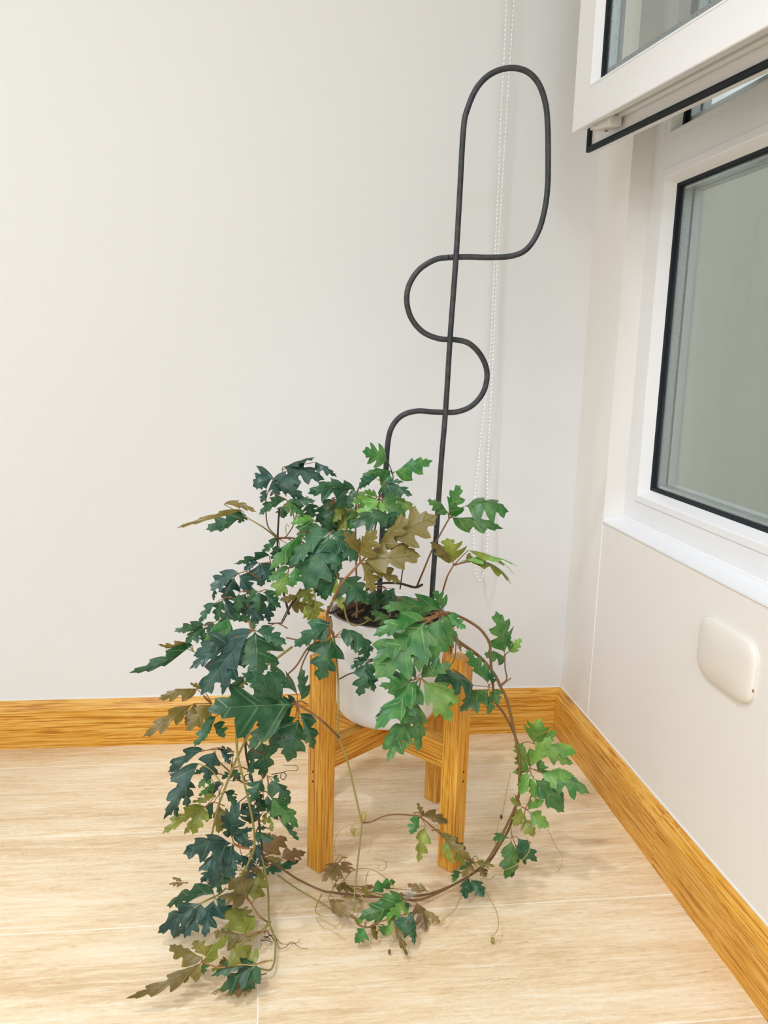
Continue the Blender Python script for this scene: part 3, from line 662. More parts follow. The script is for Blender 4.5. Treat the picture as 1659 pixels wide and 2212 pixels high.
leaf('B', (768, 1265), 1.20, [(762, 1262, 375, 1245, 150, 'S', 2, E(flip=-1, curl=.2)), (768, 1252, 715, 1130, 95, 'S', 2), (700, 1250, 450, 1305, 70, 'S', 2)], [(740, 1300)], pr=.0012)
leaf('B', (700, 1318), 1.06, [(672, 1330, 330, 1705, 330, 'T', 2, E(curl=.1, fold=.1, roll=0)), (660, 1350, 620, 1668, 190, 'T', 2, E(fold=.1)), (655, 1320, 318, 1428, 130, 'S', 2), (640, 1370, 312, 1590, 150, 'S', 2)], [(770, 1290)], 1.12, .0016)
leaf('B', (770, 1295), 1.10, [(755, 1300, 690, 1605, 170, 'T', 2, E(fold=.15)), (800, 1290, 925, 1382, 80, 'S', 2), (770, 1300, 835, 1500, 130, 'S', 2)], [(760, 1275)])
leaf('B', (1178, 1555), 1.20, [(1175, 1545, 1120, 1268, 155, 'T', 2), (1172, 1562, 1043, 1548, 82, 'S', 2), (1205, 1530, 1288, 1445, 70, 'S', 3), (1205, 1530, 1215, 1420, 45, 'S', 2)], [(1150, 1750), (1190, 1710), (1180, 1640)], pr=.0012, pm='stem_brown')
leaf('B', (430, 1300), 1.16, [(430, 1302, 298, 1265, 78, 'S', 2), (320, 1335, 260, 1310, 30, 'S', 4)])
leaf('B', (330, 1120), 1.27, [(330, 1120, 335, 1265, 130, 'T', 1), (400, 1115, 405, 1250, 110, 'T', 1), (460, 1120, 450, 1240, 90, 'S', 1)])
leaf('B', (40, 560), 1.30, [(60, 600, 30, 760, 140, 'T', 1), (200, 590, 170, 740, 130, 'T', 2), (220, 560, 290, 720, 130, 'T', 3), (40, 700, 100, 800, 100, 'S', 1), (150, 560, 60, 690, 120, 'S', 4)])
leaf('B', (0, 960), 1.28, [(0, 960, 100, 1060, 110, 'S', 1), (60, 900, 80, 1020, 100, 'S', 1), (10, 1010, -60, 1150, 120, 'T', 1)])
# --- left hanging mass (crop C)
leaf('C', (1300, 403), 1.045, [(1285, 405, 655, 440, 400, 'T', 1, E(curl=.1, fold=.12, roll=-6)), (1180, 400, 905, 175, 150, 'S', 1, E(fold=.1)), (1150, 420, 950, 722, 150, 'S', 1, E(fold=.1))], [(1600, 640), (1500, 540), (1400, 462)], 1.10, .0018, 'stem_brown')
leaf('C', (1300, 400), 1.07, [(1302, 340, 1050, 200, 140, 'S', 1, E(curl=.25)), (1330, 368, 1335, 143, 95, 'S', 1), (1320, 472, 1422, 728, 130, 'S', 1), (1310, 505, 1235, 818, 250, 'T', 1), (1290, 500, 1070, 800, 120, 'S', 1)], [(1310, 440)], pr=.0012)
leaf('C', (1280, 400), 1.10, [(1280, 400, 1120, 565, 160, 'S', 1), (1290, 390, 1160, 370, 60, 'S', 0), (1200, 480, 1110, 700, 120, 'T', 1)])
leaf('C', (1040, 662), 1.12, [(1040, 660, 1062, 940, 160, 'T', 1), (1000, 700, 965, 960, 60, 'S', 1)])
leaf('C', (690, 398), 1.10, [(555, 400, 190, 637, 120, 'T', 5), (690, 400, 500, 592, 150, 'T', 5), (578, 290, 302, 368, 92, 'S', 5, E(flip=-1)), (630, 300, 530, 250, 40, 'S', 5), (560, 400, 500, 560, 90, 'S', 5)], [(630, 345), (655, 375)], pr=.0011)
leaf('C', (715, 488), 1.07, [(712, 490, 558, 705, 85, 'S', 1), (640, 520, 645, 650, 65, 'T', 1), (700, 550, 780, 645, 100, 'S', 1)])
leaf('C', (635, 735), 1.08, [(625, 728, 372, 895, 88, 'S', 0, E(curl=.3)), (715, 730, 648, 965, 150, 'T', 0), (745, 725, 818, 835, 75, 'S', 0), (430, 790, 400, 890, 50, 'S', 0)], [(850, 745), (740, 715)])
leaf('C', (595, 828), 1.07, [(592, 828, 340, 1232, 130, 'S', 0, E(curl=.2)), (480, 905, 512, 1142, 130, 'T', 0), (470, 880, 395, 960, 80, 'S', 0), (430, 1000, 440, 1215, 70, 'S', 0)], [(770, 985), (680, 870)], pm='stem_green')
leaf('C', (642, 1138), 1.08, [(640, 1138, 328, 1332, 95, 'S', 4), (620, 1155, 485, 1335, 85, 'T', 4), (605, 1135, 550, 1340, 110, 'S', 4), (720, 1062, 540, 1105, 50, 'S', 4)], [(780, 1130), (700, 1105)])
leaf('C', (672, 918), 1.11, [(670, 920, 590, 1005, 62, 'S', 2), (640, 880, 550, 900, 40, 'S', 1), (700, 960, 590, 1060, 60, 'S', 2)])
leaf('C', (740, 1050), 1.12, [(740, 1010, 620, 1110, 80, 'S', 0), (700, 1110, 648, 1250, 70, 'S', 1), (745, 1125, 735, 1330, 120, 'T', 5), (785, 1035, 872, 1120, 72, 'S', 1), (770, 970, 660, 1030, 70, 'S', 0)])
leaf('C', (832, 870), 1.12, [(820, 870, 895, 950, 85, 'T', 1), (840, 748, 722, 712, 48, 'S', 1), (820, 760, 850, 770, 25, 'S', 1), (815, 900, 760, 940, 50, 'S', 1)])
leaf('C', (832, 1355), 1.05, [(832, 1352, 880, 1110, 200, 'T', 0, E(fold=.2)), (840, 1350, 985, 1290, 80, 'S', 0), (825, 1340, 755, 1200, 80, 'S', 0)], [(985, 1440), (860, 1405)])
leaf('C', (960, 1260), 1.09, [(960, 1260, 960, 1108, 130, 'T', 0), (970, 1250, 1020, 1150, 60, 'S', 0), (1080, 1160, 1010, 1060, 80, 'S', 1)])
leaf('C', (840, 1405), 1.03, [(832, 1400, 482, 1470, 200, 'T', 0, E(curl=.2)), (838, 1410, 590, 1600, 110, 'S', 0), (845, 1415, 690, 1590, 130, 'T', 0), (845, 1425, 800, 1640, 130, 'T', 0)], [(985, 1440), (900, 1430)], pr=.0013)
leaf('C', (880, 1400), 1.09, [(880, 1400, 990, 1400, 90, 'S', 0), (860, 1380, 950, 1340, 60, 'S', 0), (900, 1480, 960, 1560, 90, 'S', 0)])
leaf('C', (1050, 932), 1.08, [(1048, 935, 965, 1112, 115, 'T', 1), (1060, 1090, 1165, 1235, 85, 'S', 1)], [(1050, 900)])
leaf('C', (1090, 920), 1.07, [(1120, 948, 1255, 1110, 125, 'S', 1), (1105, 1060, 1312, 1288, 145, 'T', 2), (1090, 1060, 1130, 1170, 60, 'S', 1), (1125, 925, 1175, 960, 50, 'S', 1)], [(1085, 910), (1095, 1000)])
leaf('C', (1150, 1200), 1.09, [(1205, 1270, 1315, 1382, 48, 'S', 1), (1150, 1190, 1250, 1290, 50, 'S', 1), (1085, 1180, 1065, 1270, 52, 'S', 4), (1105, 1200, 1120, 1320, 42, 'S', 4), (1120, 1150, 1010, 1100, 60, 'S', 1)])
leaf('C', (1005, 1312), 1.07, [(1005, 1312, 1132, 1378, 75, 'S', 1), (1010, 1300, 1080, 1290, 40, 'S', 1)])
leaf('C', (1060, 1500), .035, [(1060, 1500, 1228, 1350, 165, 'T', 6), (1180, 1505, 1365, 1460, 110, 'T', 6, E(dT=-.01)), (1050, 1400, 1110, 1320, 70, 'S', 6), (1050, 1500, 1200, 1520, 60, 'S', 5)], [(1030, 1520)])
leaf('C', (1060, 1580), .012, [(1060, 1582, 1322, 1518, 62, 'T', 1), (1055, 1585, 1180, 1600, 60, 'S', 1), (1050, 1590, 950, 1560, 80, 'S', 5)])
leaf('C', (990, 1470), .06, [(990, 1440, 1000, 1530, 70, 'T', 0), (1000, 1450, 1050, 1570, 90, 'S', 0), (960, 1500, 950, 1600, 80, 'T', 0)])
leaf('C', (760, 1500), 1.06, [(760, 1500, 640, 1655, 150, 'T', 0), (800, 1510, 850, 1650, 120, 'T', 0), (700, 1560, 720, 1690, 120, 'T', 0)])
# --- bottom left on the floor (crop E)
leaf('E', (705, 622), .055, [(702, 602, 355, 688, 125, 'S', 1, E(dT=-.03, curl=.2)), (618, 662, 295, 880, 170, 'T', 0, E(dT=-.035, fold=.15)), (600, 670, 490, 920, 130, 'S', 0, E(dT=-.035)), (560, 700, 405, 925, 90, 'S', 0, E(dT=-.04)), (705, 640, 635, 912, 150, 'T', 0, E(dT=-.03)), (720, 640, 815, 770, 110, 'S', 0, E(dT=-.03))], [(790, 560), (745, 600)], pr=.0013, pm='stem_green')
leaf('E', (970, 668), .06, [(955, 640, 790, 490, 180, 'T', 5, E(dT=-.01, roll=10)), (900, 600, 955, 425, 130, 'S', 5), (985, 665, 1055, 435, 140, 'T', 4), (930, 620, 730, 620, 100, 'S', 5)], [(1085, 800), (1030, 760)], .03, .0013)
leaf('E', (935, 905), .035, [(932, 905, 800, 670, 210, 'T', 4), (925, 890, 935, 680, 110, 'S', 4), (900, 890, 700, 870, 120, 'S', 5)], [(1040, 870)], pr=.0013)
leaf('E', (615, 1088), .045, [(618, 1055, 382, 962, 120, 'S', 5, E(dT=.0, flip=-1)), (612, 1092, 68, 1348, 105, 'T', 5, E(dT=-.022, curl=.15)), (610, 1100, 410, 1215, 95, 'S', 5, E(dT=-.02)), (620, 1085, 832, 900, 75, 'S', 4), (625, 1090, 625, 1180, 60, 'S', 2, E(dT=-.02)), (660, 1060, 560, 930, 120, 'S', 5)], [(790, 1125), (720, 1125)], pr=.0013)
leaf('E', (1005, 1105), .045, [(1005, 1098, 680, 1190, 90, 'S', 1, E(dT=-.01)), (1005, 1110, 740, 1290, 130, 'T', 1, E(dT=-.03)), (1005, 1110, 900, 1310, 120, 'S', 1, E(dT=-.04)), (800, 1125, 965, 965, 130, 'T', 4, E(dT=.015)), (1000, 1100, 900, 1000, 110, 'S', 4)], [(1125, 1078), (1060, 1085)])
leaf('E', (990, 1240), .012, [(1000, 1220, 780, 1335, 90, 'T', 6), (1000, 1240, 670, 1320, 60, 'S', 6), (1010, 1190, 950, 1310, 50, 'S', 6)])
leaf('E', (485, 522), .05, [(482, 520, 378, 530, 32, 'S', 6), (480, 518, 400, 482, 28, 'T', 5)], [(520, 520)])
leaf('E', (740, 420), .06, [(740, 420, 610, 520, 110, 'T', 0), (700, 450, 700, 560, 120, 'T', 0), (960, 440, 950, 555, 80, 'S', 0), (800, 440, 780, 520, 80, 'S', 1), (740, 440, 740, 600, 100, 'S', 1)])
leaf('E', (860, 980), .02, [(800, 1080, 740, 1100, 50, 'S', 5), (800, 1100, 680, 1150, 70, 'S', 4)])
# --- front of the pot and right leg (crop D)
leaf('D', (600, 410), 1.10, [(470, 430, 415, 680, 150, 'T', 1), (460, 440, 525, 650, 90, 'S', 1), (480, 420, 355, 480, 70, 'S', 1), (475, 412, 375, 405, 26, 'S', 1)], [(275, 555), (340, 520), (430, 488)], pr=.0011, pm='stem_dark')
leaf('D', (860, 548), 1.04, [(845, 556, 525, 918, 200, 'T', 2, E(fold=.15)), (800, 565, 560, 600, 110, 'S', 2, E(fold=.1)), (820, 590, 715, 885, 140, 'S', 2, E(fold=.1)), (865, 548, 1082, 445, 140, 'S', 2), (870, 560, 1085, 865, 190, 'T', 3, E(fold=.12)), (930, 600, 1140, 720, 140, 'S', 3)], [(760, 840), (830, 690)], 1.045, .0012)
leaf('D', (822, 696), 1.05, [(825, 700, 838, 1082, 145, 'T', 2), (760, 840, 615, 1152, 150, 'T', 2), (780, 850, 750, 1060, 110, 'S', 3), (815, 700, 750, 880, 110, 'S', 1), (720, 880, 580, 1060, 100, 'S', 2)])
leaf('D', (820, 552), 1.09, [(820, 552, 720, 420, 90, 'S', 1), (790, 560, 620, 500, 90, 'S', 1), (930, 460, 980, 400, 60, 'S', 1), (700, 700, 530, 830, 60, 'S', 1)])
leaf('D', (1348, 612), 1.13, [(1242, 600, 960, 565, 230, 'T', 1, E(fold=.12)), (1338, 580, 1185, 345, 120, 'S', 2, E(curl=.05)), (1365, 580, 1375, 495, 60, 'S', 1), (1350, 622, 1138, 785, 150, 'T', 2), (1385, 628, 1420, 735, 75, 'S', 2), (1350, 640, 1345, 810, 80, 'S', 2)], [(1345, 590), (1350, 600)])
leaf('D', (1110, 212), 1.12, [(1112, 212, 1072, 382, 50, 'T', 6), (1115, 270, 1148, 362, 28, 'S', 6), (1100, 260, 1050, 310, 40, 'S', 6), (1100, 230, 1130, 330, 24, 'S', 6)], [(1040, 500), (1095, 420), (1110, 330)], pm='stem_brown')
leaf('D', (60, 130), 1.17, [(60, 60, 90, 150, 90, 'T', 4), (20, 30, 60, 110, 90, 'S', 4)])
# --- right hand vine (crop G)
leaf('G', (690, 1042), 1.19, [(690, 1040, 738, 857, 165, 'T', 3), (700, 1045, 865, 960, 90, 'S', 3), (760, 1060, 1010, 1110, 105, 'S', 3), (790, 1075, 985, 1190, 75, 'S', 3)])
leaf('G', (668, 1225), 1.15, [(662, 1215, 815, 985, 120, 'S', 3, E(flip=-1)), (655, 1225, 567, 1095, 90, 'S', 3), (650, 1150, 558, 1035, 90, 'S', 3), (655, 1240, 610, 1180, 60, 'S', 3), (720, 1250, 745, 1160, 80, 'S', 2)], [(600, 1300), (640, 1260)])
leaf('G', (750, 1258), 1.14, [(755, 1262, 992, 1278, 110, 'S', 3, E(flip=-1)), (760, 1275, 1105, 1405, 135, 'T', 2), (765, 1290, 915, 1498, 110, 'S', 2)], [(665, 1228), (710, 1235)])
leaf('G', (675, 1275), 1.13, [(695, 1295, 918, 1548, 125, 'T', 2), (670, 1275, 588, 1418, 90, 'S', 3), (690, 1300, 700, 1450, 90, 'S', 3)], [(660, 1230)])
leaf('G', (628, 1520), 1.14, [(600, 1512, 540, 1650, 100, 'T', 4, E(flip=-1)), (600, 1505, 515, 1450, 70, 'S', 4), (650, 1530, 768, 1458, 72, 'S', 3), (655, 1545, 808, 1655, 110, 'T', 3), (622, 1588, 690, 1728, 100, 'T', 4), (620, 1590, 545, 1640, 60, 'S', 4)], [(680, 1400), (655, 1470)], pr=.001)
leaf('G', (532, 1728), 1.12, [(520, 1742, 388, 1750, 55, 'S', 2), (522, 1745, 480, 2042, 125, 'T', 2), (568, 1728, 718, 1912, 110, 'T', 1), (570, 1820, 530, 2032, 85, 'T', 1), (560, 1800, 640, 1930, 70, 'S', 1)], [(520, 1660)])
leaf('G', (200, 2030), .03, [(210, 2025, 190, 2185, 100, 'T', 1, E(dT=-.015)), (228, 2040, 325, 2172, 100, 'T', 1, E(dT=-.015)), (150, 1985, 92, 2065, 55, 'S', 2), (320, 1960, 345, 2025, 30, 'S', 5)])
# --- lower centre tangle (crop F)
leaf('F', (932, 348), 1.12, [(945, 340, 1115, 385, 85, 'S', 5), (940, 345, 910, 252, 38, 'S', 5), (925, 352, 862, 462, 80, 'S', 2), (962, 400, 912, 645, 95, 'T', 4)])
leaf('F', (1070, 460), 1.11, [(1060, 462, 1262, 612, 80, 'S', 5), (1090, 490, 1145, 655, 80, 'T', 4), (1160, 560, 1222, 665, 70, 'T', 4), (1120, 500, 1230, 560, 60, 'S', 5)])
leaf('F', (1270, 640), .05, [(1270, 640, 1180, 690, 60, 'T', 2), (1280, 640, 1420, 670, 50, 'T', 5), (1260, 650, 1200, 740, 60, 'S', 6), (1300, 670, 1350, 740, 50, 'S', 5), (1250, 640, 1230, 610, 50, 'S', 5)])
leaf('F', (400, 640), .05, [(395, 640, 290, 765, 110, 'T', 6), (410, 640, 474, 715, 80, 'S', 6), (390, 650, 350, 760, 70, 'S', 6)])
leaf('F', (600, 845), .03, [(600, 842, 772, 765, 80, 'T', 2), (610, 840, 545, 800, 50, 'S', 5)])
leaf('F', (820, 885), .045, [(822, 885, 530, 1000, 165, 'T', 2, E(dT=-.01)), (825, 880, 640, 905, 90, 'S', 2), (830, 890, 700, 1010, 90, 'S', 3), (835, 900, 850, 945, 40, 'S', 1)])
leaf('F', (745, 1008), .04, [(745, 1008, 903, 1132, 110, 'T', 1, E(dT=-.02)), (880, 965, 892, 1185, 60, 'S', 1, E(dT=-.03)), (760, 1040, 845, 1258, 50, 'T', 5, E(dT=-.03)), (750, 1010, 700, 1120, 90, 'S', 3, E(dT=-.02))], [(620, 1045), (680, 1025)])
leaf('F', (570, 1065), .03, [(570, 1068, 502, 1168, 100, 'T', 2, E(dT=-.02)), (690, 1045, 690, 1122, 85, 'T', 2, E(dT=-.02)), (560, 1010, 520, 1040, 60, 'S', 3), (600, 1060, 650, 1150, 60, 'S', 5, E(dT=-.02))])
leaf('F', (370, 790), .02, [(370, 790, 510, 835, 72, 'T', 5), (330, 880, 500, 1010, 100, 'T', 6), (985, 830, 842, 780, 62, 'T', 6), (900, 900, 965, 1090, 100, 'T', 6, E(dT=-.015)), (560, 820, 620, 790, 60, 'S', 6), (420, 870, 560, 900, 60, 'S', 6), (960, 950, 1060, 1040, 60, 'S', 6, E(dT=-.012))])

# --- stems and tendrils
def stem(pts, rad, mat, dep, taper=.8, name='stem'):
    P = [pt3(p[0], p[1], p[2], p[3] if len(p) > 3 else dep) for p in pts]
    for q in P: q[2] = max(q[2], rad+.001)
    return vpar(tube(name, P, rad, M[mat], vine, 8, taper))
stem([('G', -20, 92, 1.13), ('G', 60, 80, 1.10), ('G', 180, 125), ('G', 290, 195), ('G', 350, 270), ('G', 370, 320), ('G', 372, 400), ('G', 390, 600), ('G', 402, 720), ('G', 470, 820), ('G', 530, 930), ('G', 570, 1040), ('G', 592, 1180), ('G', 590, 1350), ('G', 568, 1470), ('G', 520, 1640), ('G', 440, 1790), ('G', 340, 1930, 1.12), ('F', 1160, 780, .012), ('F', 930, 885, .01), ('F', 770, 872, .01), ('F', 560, 862, .01), ('F', 350, 838, .012), ('F', 280, 822, .012), ('F', 130, 752, .02), ('F', 0, 665, .04), ('E', 1060, 335, .07)], .0021, 'stem_brown', 1.15)
stem([('B', 690, 1330, 1.13), ('B', 830, 1430, 1.13), ('G', 150, 300, 1.12), ('G', 300, 410), ('G', 400, 530), ('G', 450, 630), ('G', 490, 710), ('G', 528, 860), ('G', 558, 1010), ('G', 585, 1150), ('G', 584, 1300), ('G', 575, 1450), ('G', 470, 1690), ('G', 350, 1900, 1.12), ('G', 250, 1990, .02), ('G', 100, 2080, .012), ('F', 950, 855, .01), ('F', 760, 850, .01)], .0026, 'stem_brown', 1.14, .6)
stem([('G', 452, 618, 1.14), ('G', 490, 585), ('G', 525, 560)], .0014, 'stem_brown', 1.14, .6)
stem([('A', 1480, 1240, 1.22), ('A', 1400, 1280, 1.20), ('A', 1385, 1240, 1.18)], .0022, 'stem_dark', 1.2)
stem([('B', 30, 1250, 1.17), ('B', 20, 1300, 1.16), ('B', 45, 1330, 1.15), ('B', 50, 1400, 1.14), ('B', 68, 1440, 1.13)], .0021, 'stem_brown', 1.15)
stem([('A', 1400, 1300, 1.17), ('A', 1380, 1430, 1.15), ('A', 1260, 1500, 1.13), ('A', 1180, 1620), ('A', 1120, 1680)], .0015, 'stem_brown', 1.12)
stem([('A', 1400, 1330, 1.17), ('A', 1300, 1460, 1.15), ('A', 1230, 1580), ('A', 1190, 1700, 1.1)], .0012, 'stem_brown', 1.13)
stem([('B', 60, 1400, 1.16), ('D', 262, 480, 1.14), ('D', 268, 700), ('D', 265, 900), ('D', 272, 975), ('D', 330, 1130), ('D', 390, 1380), ('D', 430, 1560), ('F', 548, 390), ('F', 535, 520), ('F', 515, 700), ('F', 500, 860, 1.09), ('F', 495, 965, .012)], .0015, 'stem_green', 1.10)
stem([('C', 1600, 640, 1.10), ('D', 262, 972, 1.10)], .0018, 'stem_brown', 1.1)
stem([('F', 550, 385), ('F', 610, 378), ('F', 680, 345), ('F', 760, 330), ('F', 870, 335), ('F', 932, 350), ('F', 1050, 450), ('F', 1150, 550), ('F', 1220, 600), ('F', 1270, 650, 1.11)], .0013, 'stem_brown', 1.11)
stem([('A', 1150, 1500, 1.16), ('C', 870, 300, 1.12), ('C', 865, 500, 1.1), ('C', 865, 650), ('C', 880, 800), ('C', 930, 1000), ('C', 970, 1180), ('C', 992, 1320), ('C', 990, 1440), ('C', 940, 1560), ('C', 895, 1630, 1.05)], .0019, 'stem_green', 1.08)
stem([('C', 980, 560, 1.09), ('C', 940, 640), ('C', 850, 830), ('C', 785, 1000), ('C', 730, 1150), ('C', 690, 1330)], .0018, 'stem_green', 1.09)
stem([('C', 925, 600, 1.11), ('C', 935, 760), ('C', 965, 890), ('C', 990, 1000), ('C', 1020, 1150), ('C', 1030, 1280), ('C', 1045, 1400, 1.1), ('E', 1050, 330, .06)], .0017, 'stem_dark', 1.11)
stem([('C', 740, 815), ('C', 800, 870), ('C', 900, 960), ('C', 1000, 1000), ('C', 850, 1130)], .0011, 'stem_brown', 1.11)
stem([('C', 1090, 710, 1.1), ('C', 1050, 760), ('C', 950, 700), ('C', 930, 620)], .001, 'stem_brown', 1.11)
stem([('E', 1045, 320, .07), ('E', 1090, 560, .04), ('E', 1100, 800, .02), ('E', 1142, 920, .012), ('E', 1140, 1050, .01), ('E', 1130, 1110, .012), ('E', 1100, 1148, .012), ('E', 1010, 1130, .02)], .0015, 'stem_green', .02)
stem([('E', 1105, 800), ('E', 1050, 865), ('E', 935, 930), ('E', 862, 985), ('E', 820, 1060), ('E', 795, 1110)], .0021, 'stem_green', .03)
stem([('A', 1190, 1170, 1.22), ('A', 1150, 1220), ('A', 1090, 1335), ('A', 1070, 1345), ('A', 990, 1348)], .0011, 'stem_dark', 1.2)
stem([('A', 1205, 1120, 1.23), ('A', 1130, 1240), ('A', 1080, 1335)], .0010, 'stem_dark', 1.21)
stem([('A', 1130, 1290, 1.26), ('A', 1060, 1000, 1.27), ('A', 1055, 800), ('A', 1065, 600)], .0018, 'stem_dark', 1.28)
stem([('A', 1060, 790), ('A', 990, 710), ('A', 978, 560), ('A', 985, 515)], .0012, 'stem_brown', 1.27)
stem([('A', 1060, 800), ('A', 1110, 780), ('A', 1165, 690), ('A', 1180, 600)], .001, 'stem_brown', 1.27)
stem([('A', 1060, 790), ('A', 1180, 800), ('A', 1300, 900), ('A', 1480, 1200, 1.24)], .0016, 'stem_brown', 1.26)
stem([('B', 215, 1300, 1.26), ('B', 210, 1000), ('B', 205, 700), ('B', 215, 500), ('B', 240, 450)], .0016, 'stem_brown', 1.28)
stem([('B', 260, 1300, 1.27), ('B', 300, 900), ('B', 350, 640), ('B', 360, 520), ('B', 375, 470)], .0014, 'stem_dark', 1.29)
stem([('B', 640, 1095, 1.26), ('B', 590, 1112), ('B', 480, 1085), ('B', 340, 1090), ('B', 280, 1130)], .0021, 'stem_dark', 1.25)
stem([('B', 768, 1155, 1.25), ('B', 745, 1240), ('B', 720, 1290)], .0015, 'stem_brown', 1.25)
stem([('B', 495, 1125, 1.3), ('B', 508, 1030), ('B', 520, 940)], .0011, 'stem_dark', 1.3)
stem([('B', 560, 1330, 1.16), ('B', 680, 1315, 1.13), ('B', 760, 1285), ('B', 820, 1290), ('G', -30, 90, 1.12)], .0030, 'petiole', 1.12)
stem([('A', 1110, 1440, 1.12), ('A', 1200, 1460), ('A', 1280, 1495, 1.13)], .0011, 'stem_brown', 1.12)
stem([('A', 1280, 1080, 1.2), ('A', 1300, 1200), ('A', 1290, 1290, 1.18)], .0011, 'stem_green', 1.19)
stem([('F', 0, 725, .012), ('F', 120, 810, .008), ('F', 300, 915, .008), ('F', 420, 1000, .008)], .0012, 'stem_green', .01)
stem([('G', 400, 1840, .06), ('G', 440, 1580, 1.15), ('G', 460, 1560), ('G', 490, 1400), ('G', 520, 1250)], .0008, 'tendril', 1.16, .5)
def tend(pts, dep, rad=.0006, mat='tendril'): return stem(pts, rad, mat, dep, .6, 'tendril')
def coil(c, x, y, r, dep, turns=1.5, n=16, grow=.45):
    return [(c, x+r*(1-grow*k/n)*math.cos(turns*2*math.pi*k/n), y+r*(1-grow*k/n)*math.sin(turns*2*math.pi*k/n), dep) for k in range(n+1)]
tend([('C', 1115, 905), ('C', 1150, 900), ('C', 1200, 892), ('C', 1222, 910), ('C', 1208, 940), ('C', 1182, 930), ('C', 1188, 898), ('C', 1230, 880), ('C', 1290, 878), ('C', 1305, 865), ('C', 1290, 842), ('C', 1200, 840)], 1.07, .0006, 'stem_dark')
tend([('C', 975, 980), ('C', 930, 950), ('C', 925, 915), ('C', 955, 905), ('C', 970, 930), ('C', 940, 950), ('C', 880, 950), ('C', 800, 950)], 1.09, .0007, 'stem_dark')
tend([('F', 620, 620), ('F', 680, 625), ('F', 708, 655), ('F', 692, 692), ('F', 660, 695), ('F', 652, 670), ('F', 668, 660)], .03)
tend([('F', 705, 640), ('F', 770, 640), ('F', 810, 632), ('F', 860, 625)], .02, .0004)
tend([('F', 1195, 870), ('F', 1150, 955), ('F', 1085, 1010), ('F', 1070, 1045), ('F', 1085, 1045), ('F', 1090, 1020), ('F', 1070, 1010), ('F', 1062, 1040)], .015)
tend([('F', 1345, 815), ('F', 1380, 880), ('F', 1425, 960), ('F', 1438, 1040), ('F', 1425, 1095), ('F', 1400, 1120)], .02, .0007)
tend([('G', 795, 1675, 1.13), ('G', 850, 1790, .05), ('G', 895, 1860, .02), ('G', 905, 1885, .012), ('G', 880, 1970, .006), ('G', 855, 1985, .006)], .02, .0005)
tend([('G', 640, 1735), ('G', 662, 1790), ('G', 640, 1860), ('G', 560, 1935), ('G', 460, 1975), ('G', 380, 1985)], 1.10, .0008)
tend([('G', 460, 2010), ('G', 410, 2005), ('G', 370, 2040), ('G', 310, 2035), ('G', 290, 2060)], .03, .0007)
tend([('F', 285, 850), ('F', 245, 950), ('F', 270, 985), ('F', 320, 1000)], .012, .0009)
tend([('F', 350, 880), ('F', 360, 960), ('F', 410, 1020), ('F', 370, 1070)], .012, .0006)
tend([('F', 380, 1060), ('F', 250, 1000), ('F', 300, 1070), ('F', 340, 1080), ('F', 450, 1150)], .006, .0005)
tend([('F', 360, 800), ('F', 350, 700), ('F', 400, 600), ('F', 440, 640), ('F', 400, 720), ('F', 330, 730)], .05, .0008)
tend([('F', 370, 810), ('F', 430, 760), ('F', 480, 700), ('F', 560, 680), ('F', 640, 700), ('F', 720, 760), ('F', 780, 830)], .035, .0009)
tend([('F', 590, 700), ('F', 575, 760), ('F', 600, 840), ('F', 700, 870)], .03, .0007)
tend([('F', 500, 970), ('F', 545, 940), ('F', 550, 870), ('F', 500, 820), ('F', 440, 770), ('F', 420, 720)], .03, .0008)
tend([('F', 350, 860), ('F', 420, 940), ('F', 500, 965), ('F', 450, 980), ('F', 380, 920)], .025, .0007)
tend([('F', 380, 600), ('F', 370, 520), ('F', 400, 440), ('F', 460, 400), ('F', 540, 380)], .06, .0004)
tend([('F', 560, 320, 1.1), ('F', 600, 360), ('F', 615, 440), ('F', 605, 540), ('F', 590, 580)], 1.1, .0004)
tend([('F', 540, 385, 1.1), ('F', 500, 390), ('F', 475, 430), ('F', 500, 475), ('F', 525, 440), ('F', 500, 420)], 1.1, .0011)
tend([('F', 500, 1000), ('F', 530, 1050), ('F', 590, 1065), ('F', 640, 1045)], .03, .0016, 'stem_brown')
tend([('F', 1290, 650), ('F', 1270, 620), ('F', 1290, 600), ('F', 1310, 640), ('F', 1290, 670), ('F', 1275, 640)], .05, .0009)
tend([('E', 940, 460), ('E', 860, 400), ('E', 830, 450), ('E', 820, 480)], .05, .0007)
tend([('E', 985, 300), ('E', 930, 330), ('E', 890, 390), ('E', 920, 380)], .07, .0012)
tend([('E', 1145, 900), ('E', 1170, 985), ('E', 1220, 980), ('E', 1260, 945), ('E', 1320, 985), ('E', 1375, 995)], .006, .0006, 'petiole')
tend([('E', 1150, 920), ('E', 1200, 960), ('E', 1300, 950), ('E', 1320, 925)], .005, .0005, 'petiole')
tend([('E', 1120, 1075), ('E', 1010, 1110), ('E', 870, 1105)], .05, .0009, 'tendril')
tend([('E', 830, 605), ('E', 800, 640), ('E', 780, 600)], .05, .0008)
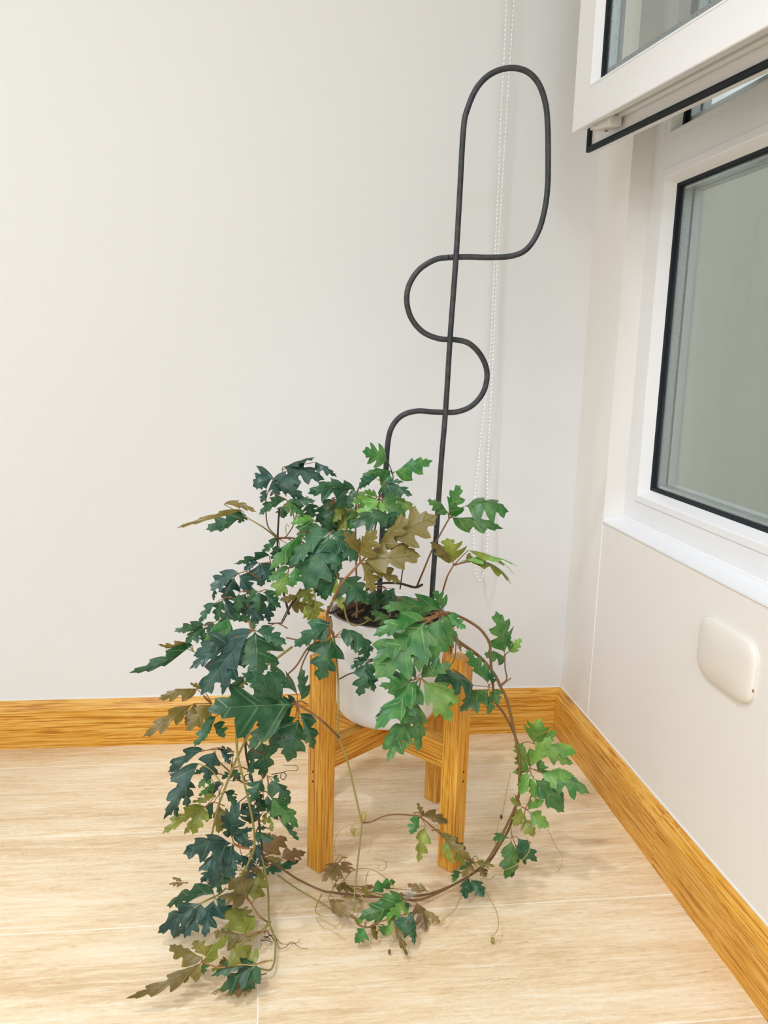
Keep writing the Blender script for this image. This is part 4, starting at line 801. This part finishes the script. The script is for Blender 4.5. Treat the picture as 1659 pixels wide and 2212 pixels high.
for a, b in (((1060, 905), (1110, 930)), ((1070, 920), (1130, 895)), ((1040, 935), (1120, 945)), ((1090, 880), (1140, 940)), ((1060, 880), (1100, 870))):
    tend([('E', a[0], a[1]), ('E', (a[0]+b[0])/2, (a[1]+b[1])/2-8), ('E', b[0], b[1])], .004, .0007, 'stem_dark')
tend([('B', 130, 1240), ('B', 150, 1320), ('B', 190, 1362), ('B', 250, 1350), ('B', 300, 1320)], 1.16, .0013, 'stem_green')
tend([('A', 1110, 760), ('A', 1108, 715), ('A', 1120, 700), ('A', 1125, 720)], 1.24, .0007)
# buds: pale curled tips and a white dried tuft in the floor tangle
def bud(c, x, y, dep, r, mat='tendril'):
    bm = bmesh.new(); bmesh.ops.create_icosphere(bm, subdivisions=2, radius=r)
    p = pt3(c, x, y, dep)
    for v in bm.verts: v.co = Vector(tuple(p))+Vector((v.co.x, v.co.y, v.co.z*1.9+.1*r*math.sin(v.co.x*3000)))
    return vpar(bm_obj('bud', bm, M[mat], vine, True))
bud('F', 1400, 1150, .006, .0028, 'stem_green'); bud('F', 728, 1225, .006, .0022, 'stem_brown'); bud('G', 453, 1583, 1.15, .0019, 'stem_dark')
bud('F', 560, 345, 1.10, .004); bud('F', 495, 440, 1.10, .003, 'stem_green')
dat = []
p0 = pt3('F', 850, 860, .02); rr = random.Random(3)
for k in range(46):
    a = rr.uniform(0, 6.28); L_ = rr.uniform(.006, .017); h = rr.uniform(.0, .012)
    q = p0+np.array([math.cos(a)*L_*.8, math.sin(a)*L_*.5, h])
    s0 = p0+np.array([rr.uniform(-.004, .004), rr.uniform(-.004, .004), -.004])
    dat.append(tube_data([s0, (s0+q)/2+np.array([0, 0, .004]), q], .00035, 4, .5))
V, F = merge(dat); tag(vpar(mesh_obj('dried_tuft', V, F, M['fluff'], vine, True)), kind='stuff')
# dry stalks lying on the soil
for k, (x, y, x2, y2) in enumerate(((600, 1260, 700, 1290), (620, 1300, 780, 1270), (560, 1290, 660, 1240), (180, 1300, 260, 1260), (210, 1310, 215, 1250), (330, 1290, 420, 1300))):
    tend([('B', x, y, 1.22), ('B', (x+x2)/2, (y+y2)/2-6, 1.22), ('B', x2, y2, 1.23)], 1.22, .0019, 'stem_brown' if k % 2 else 'petiole')
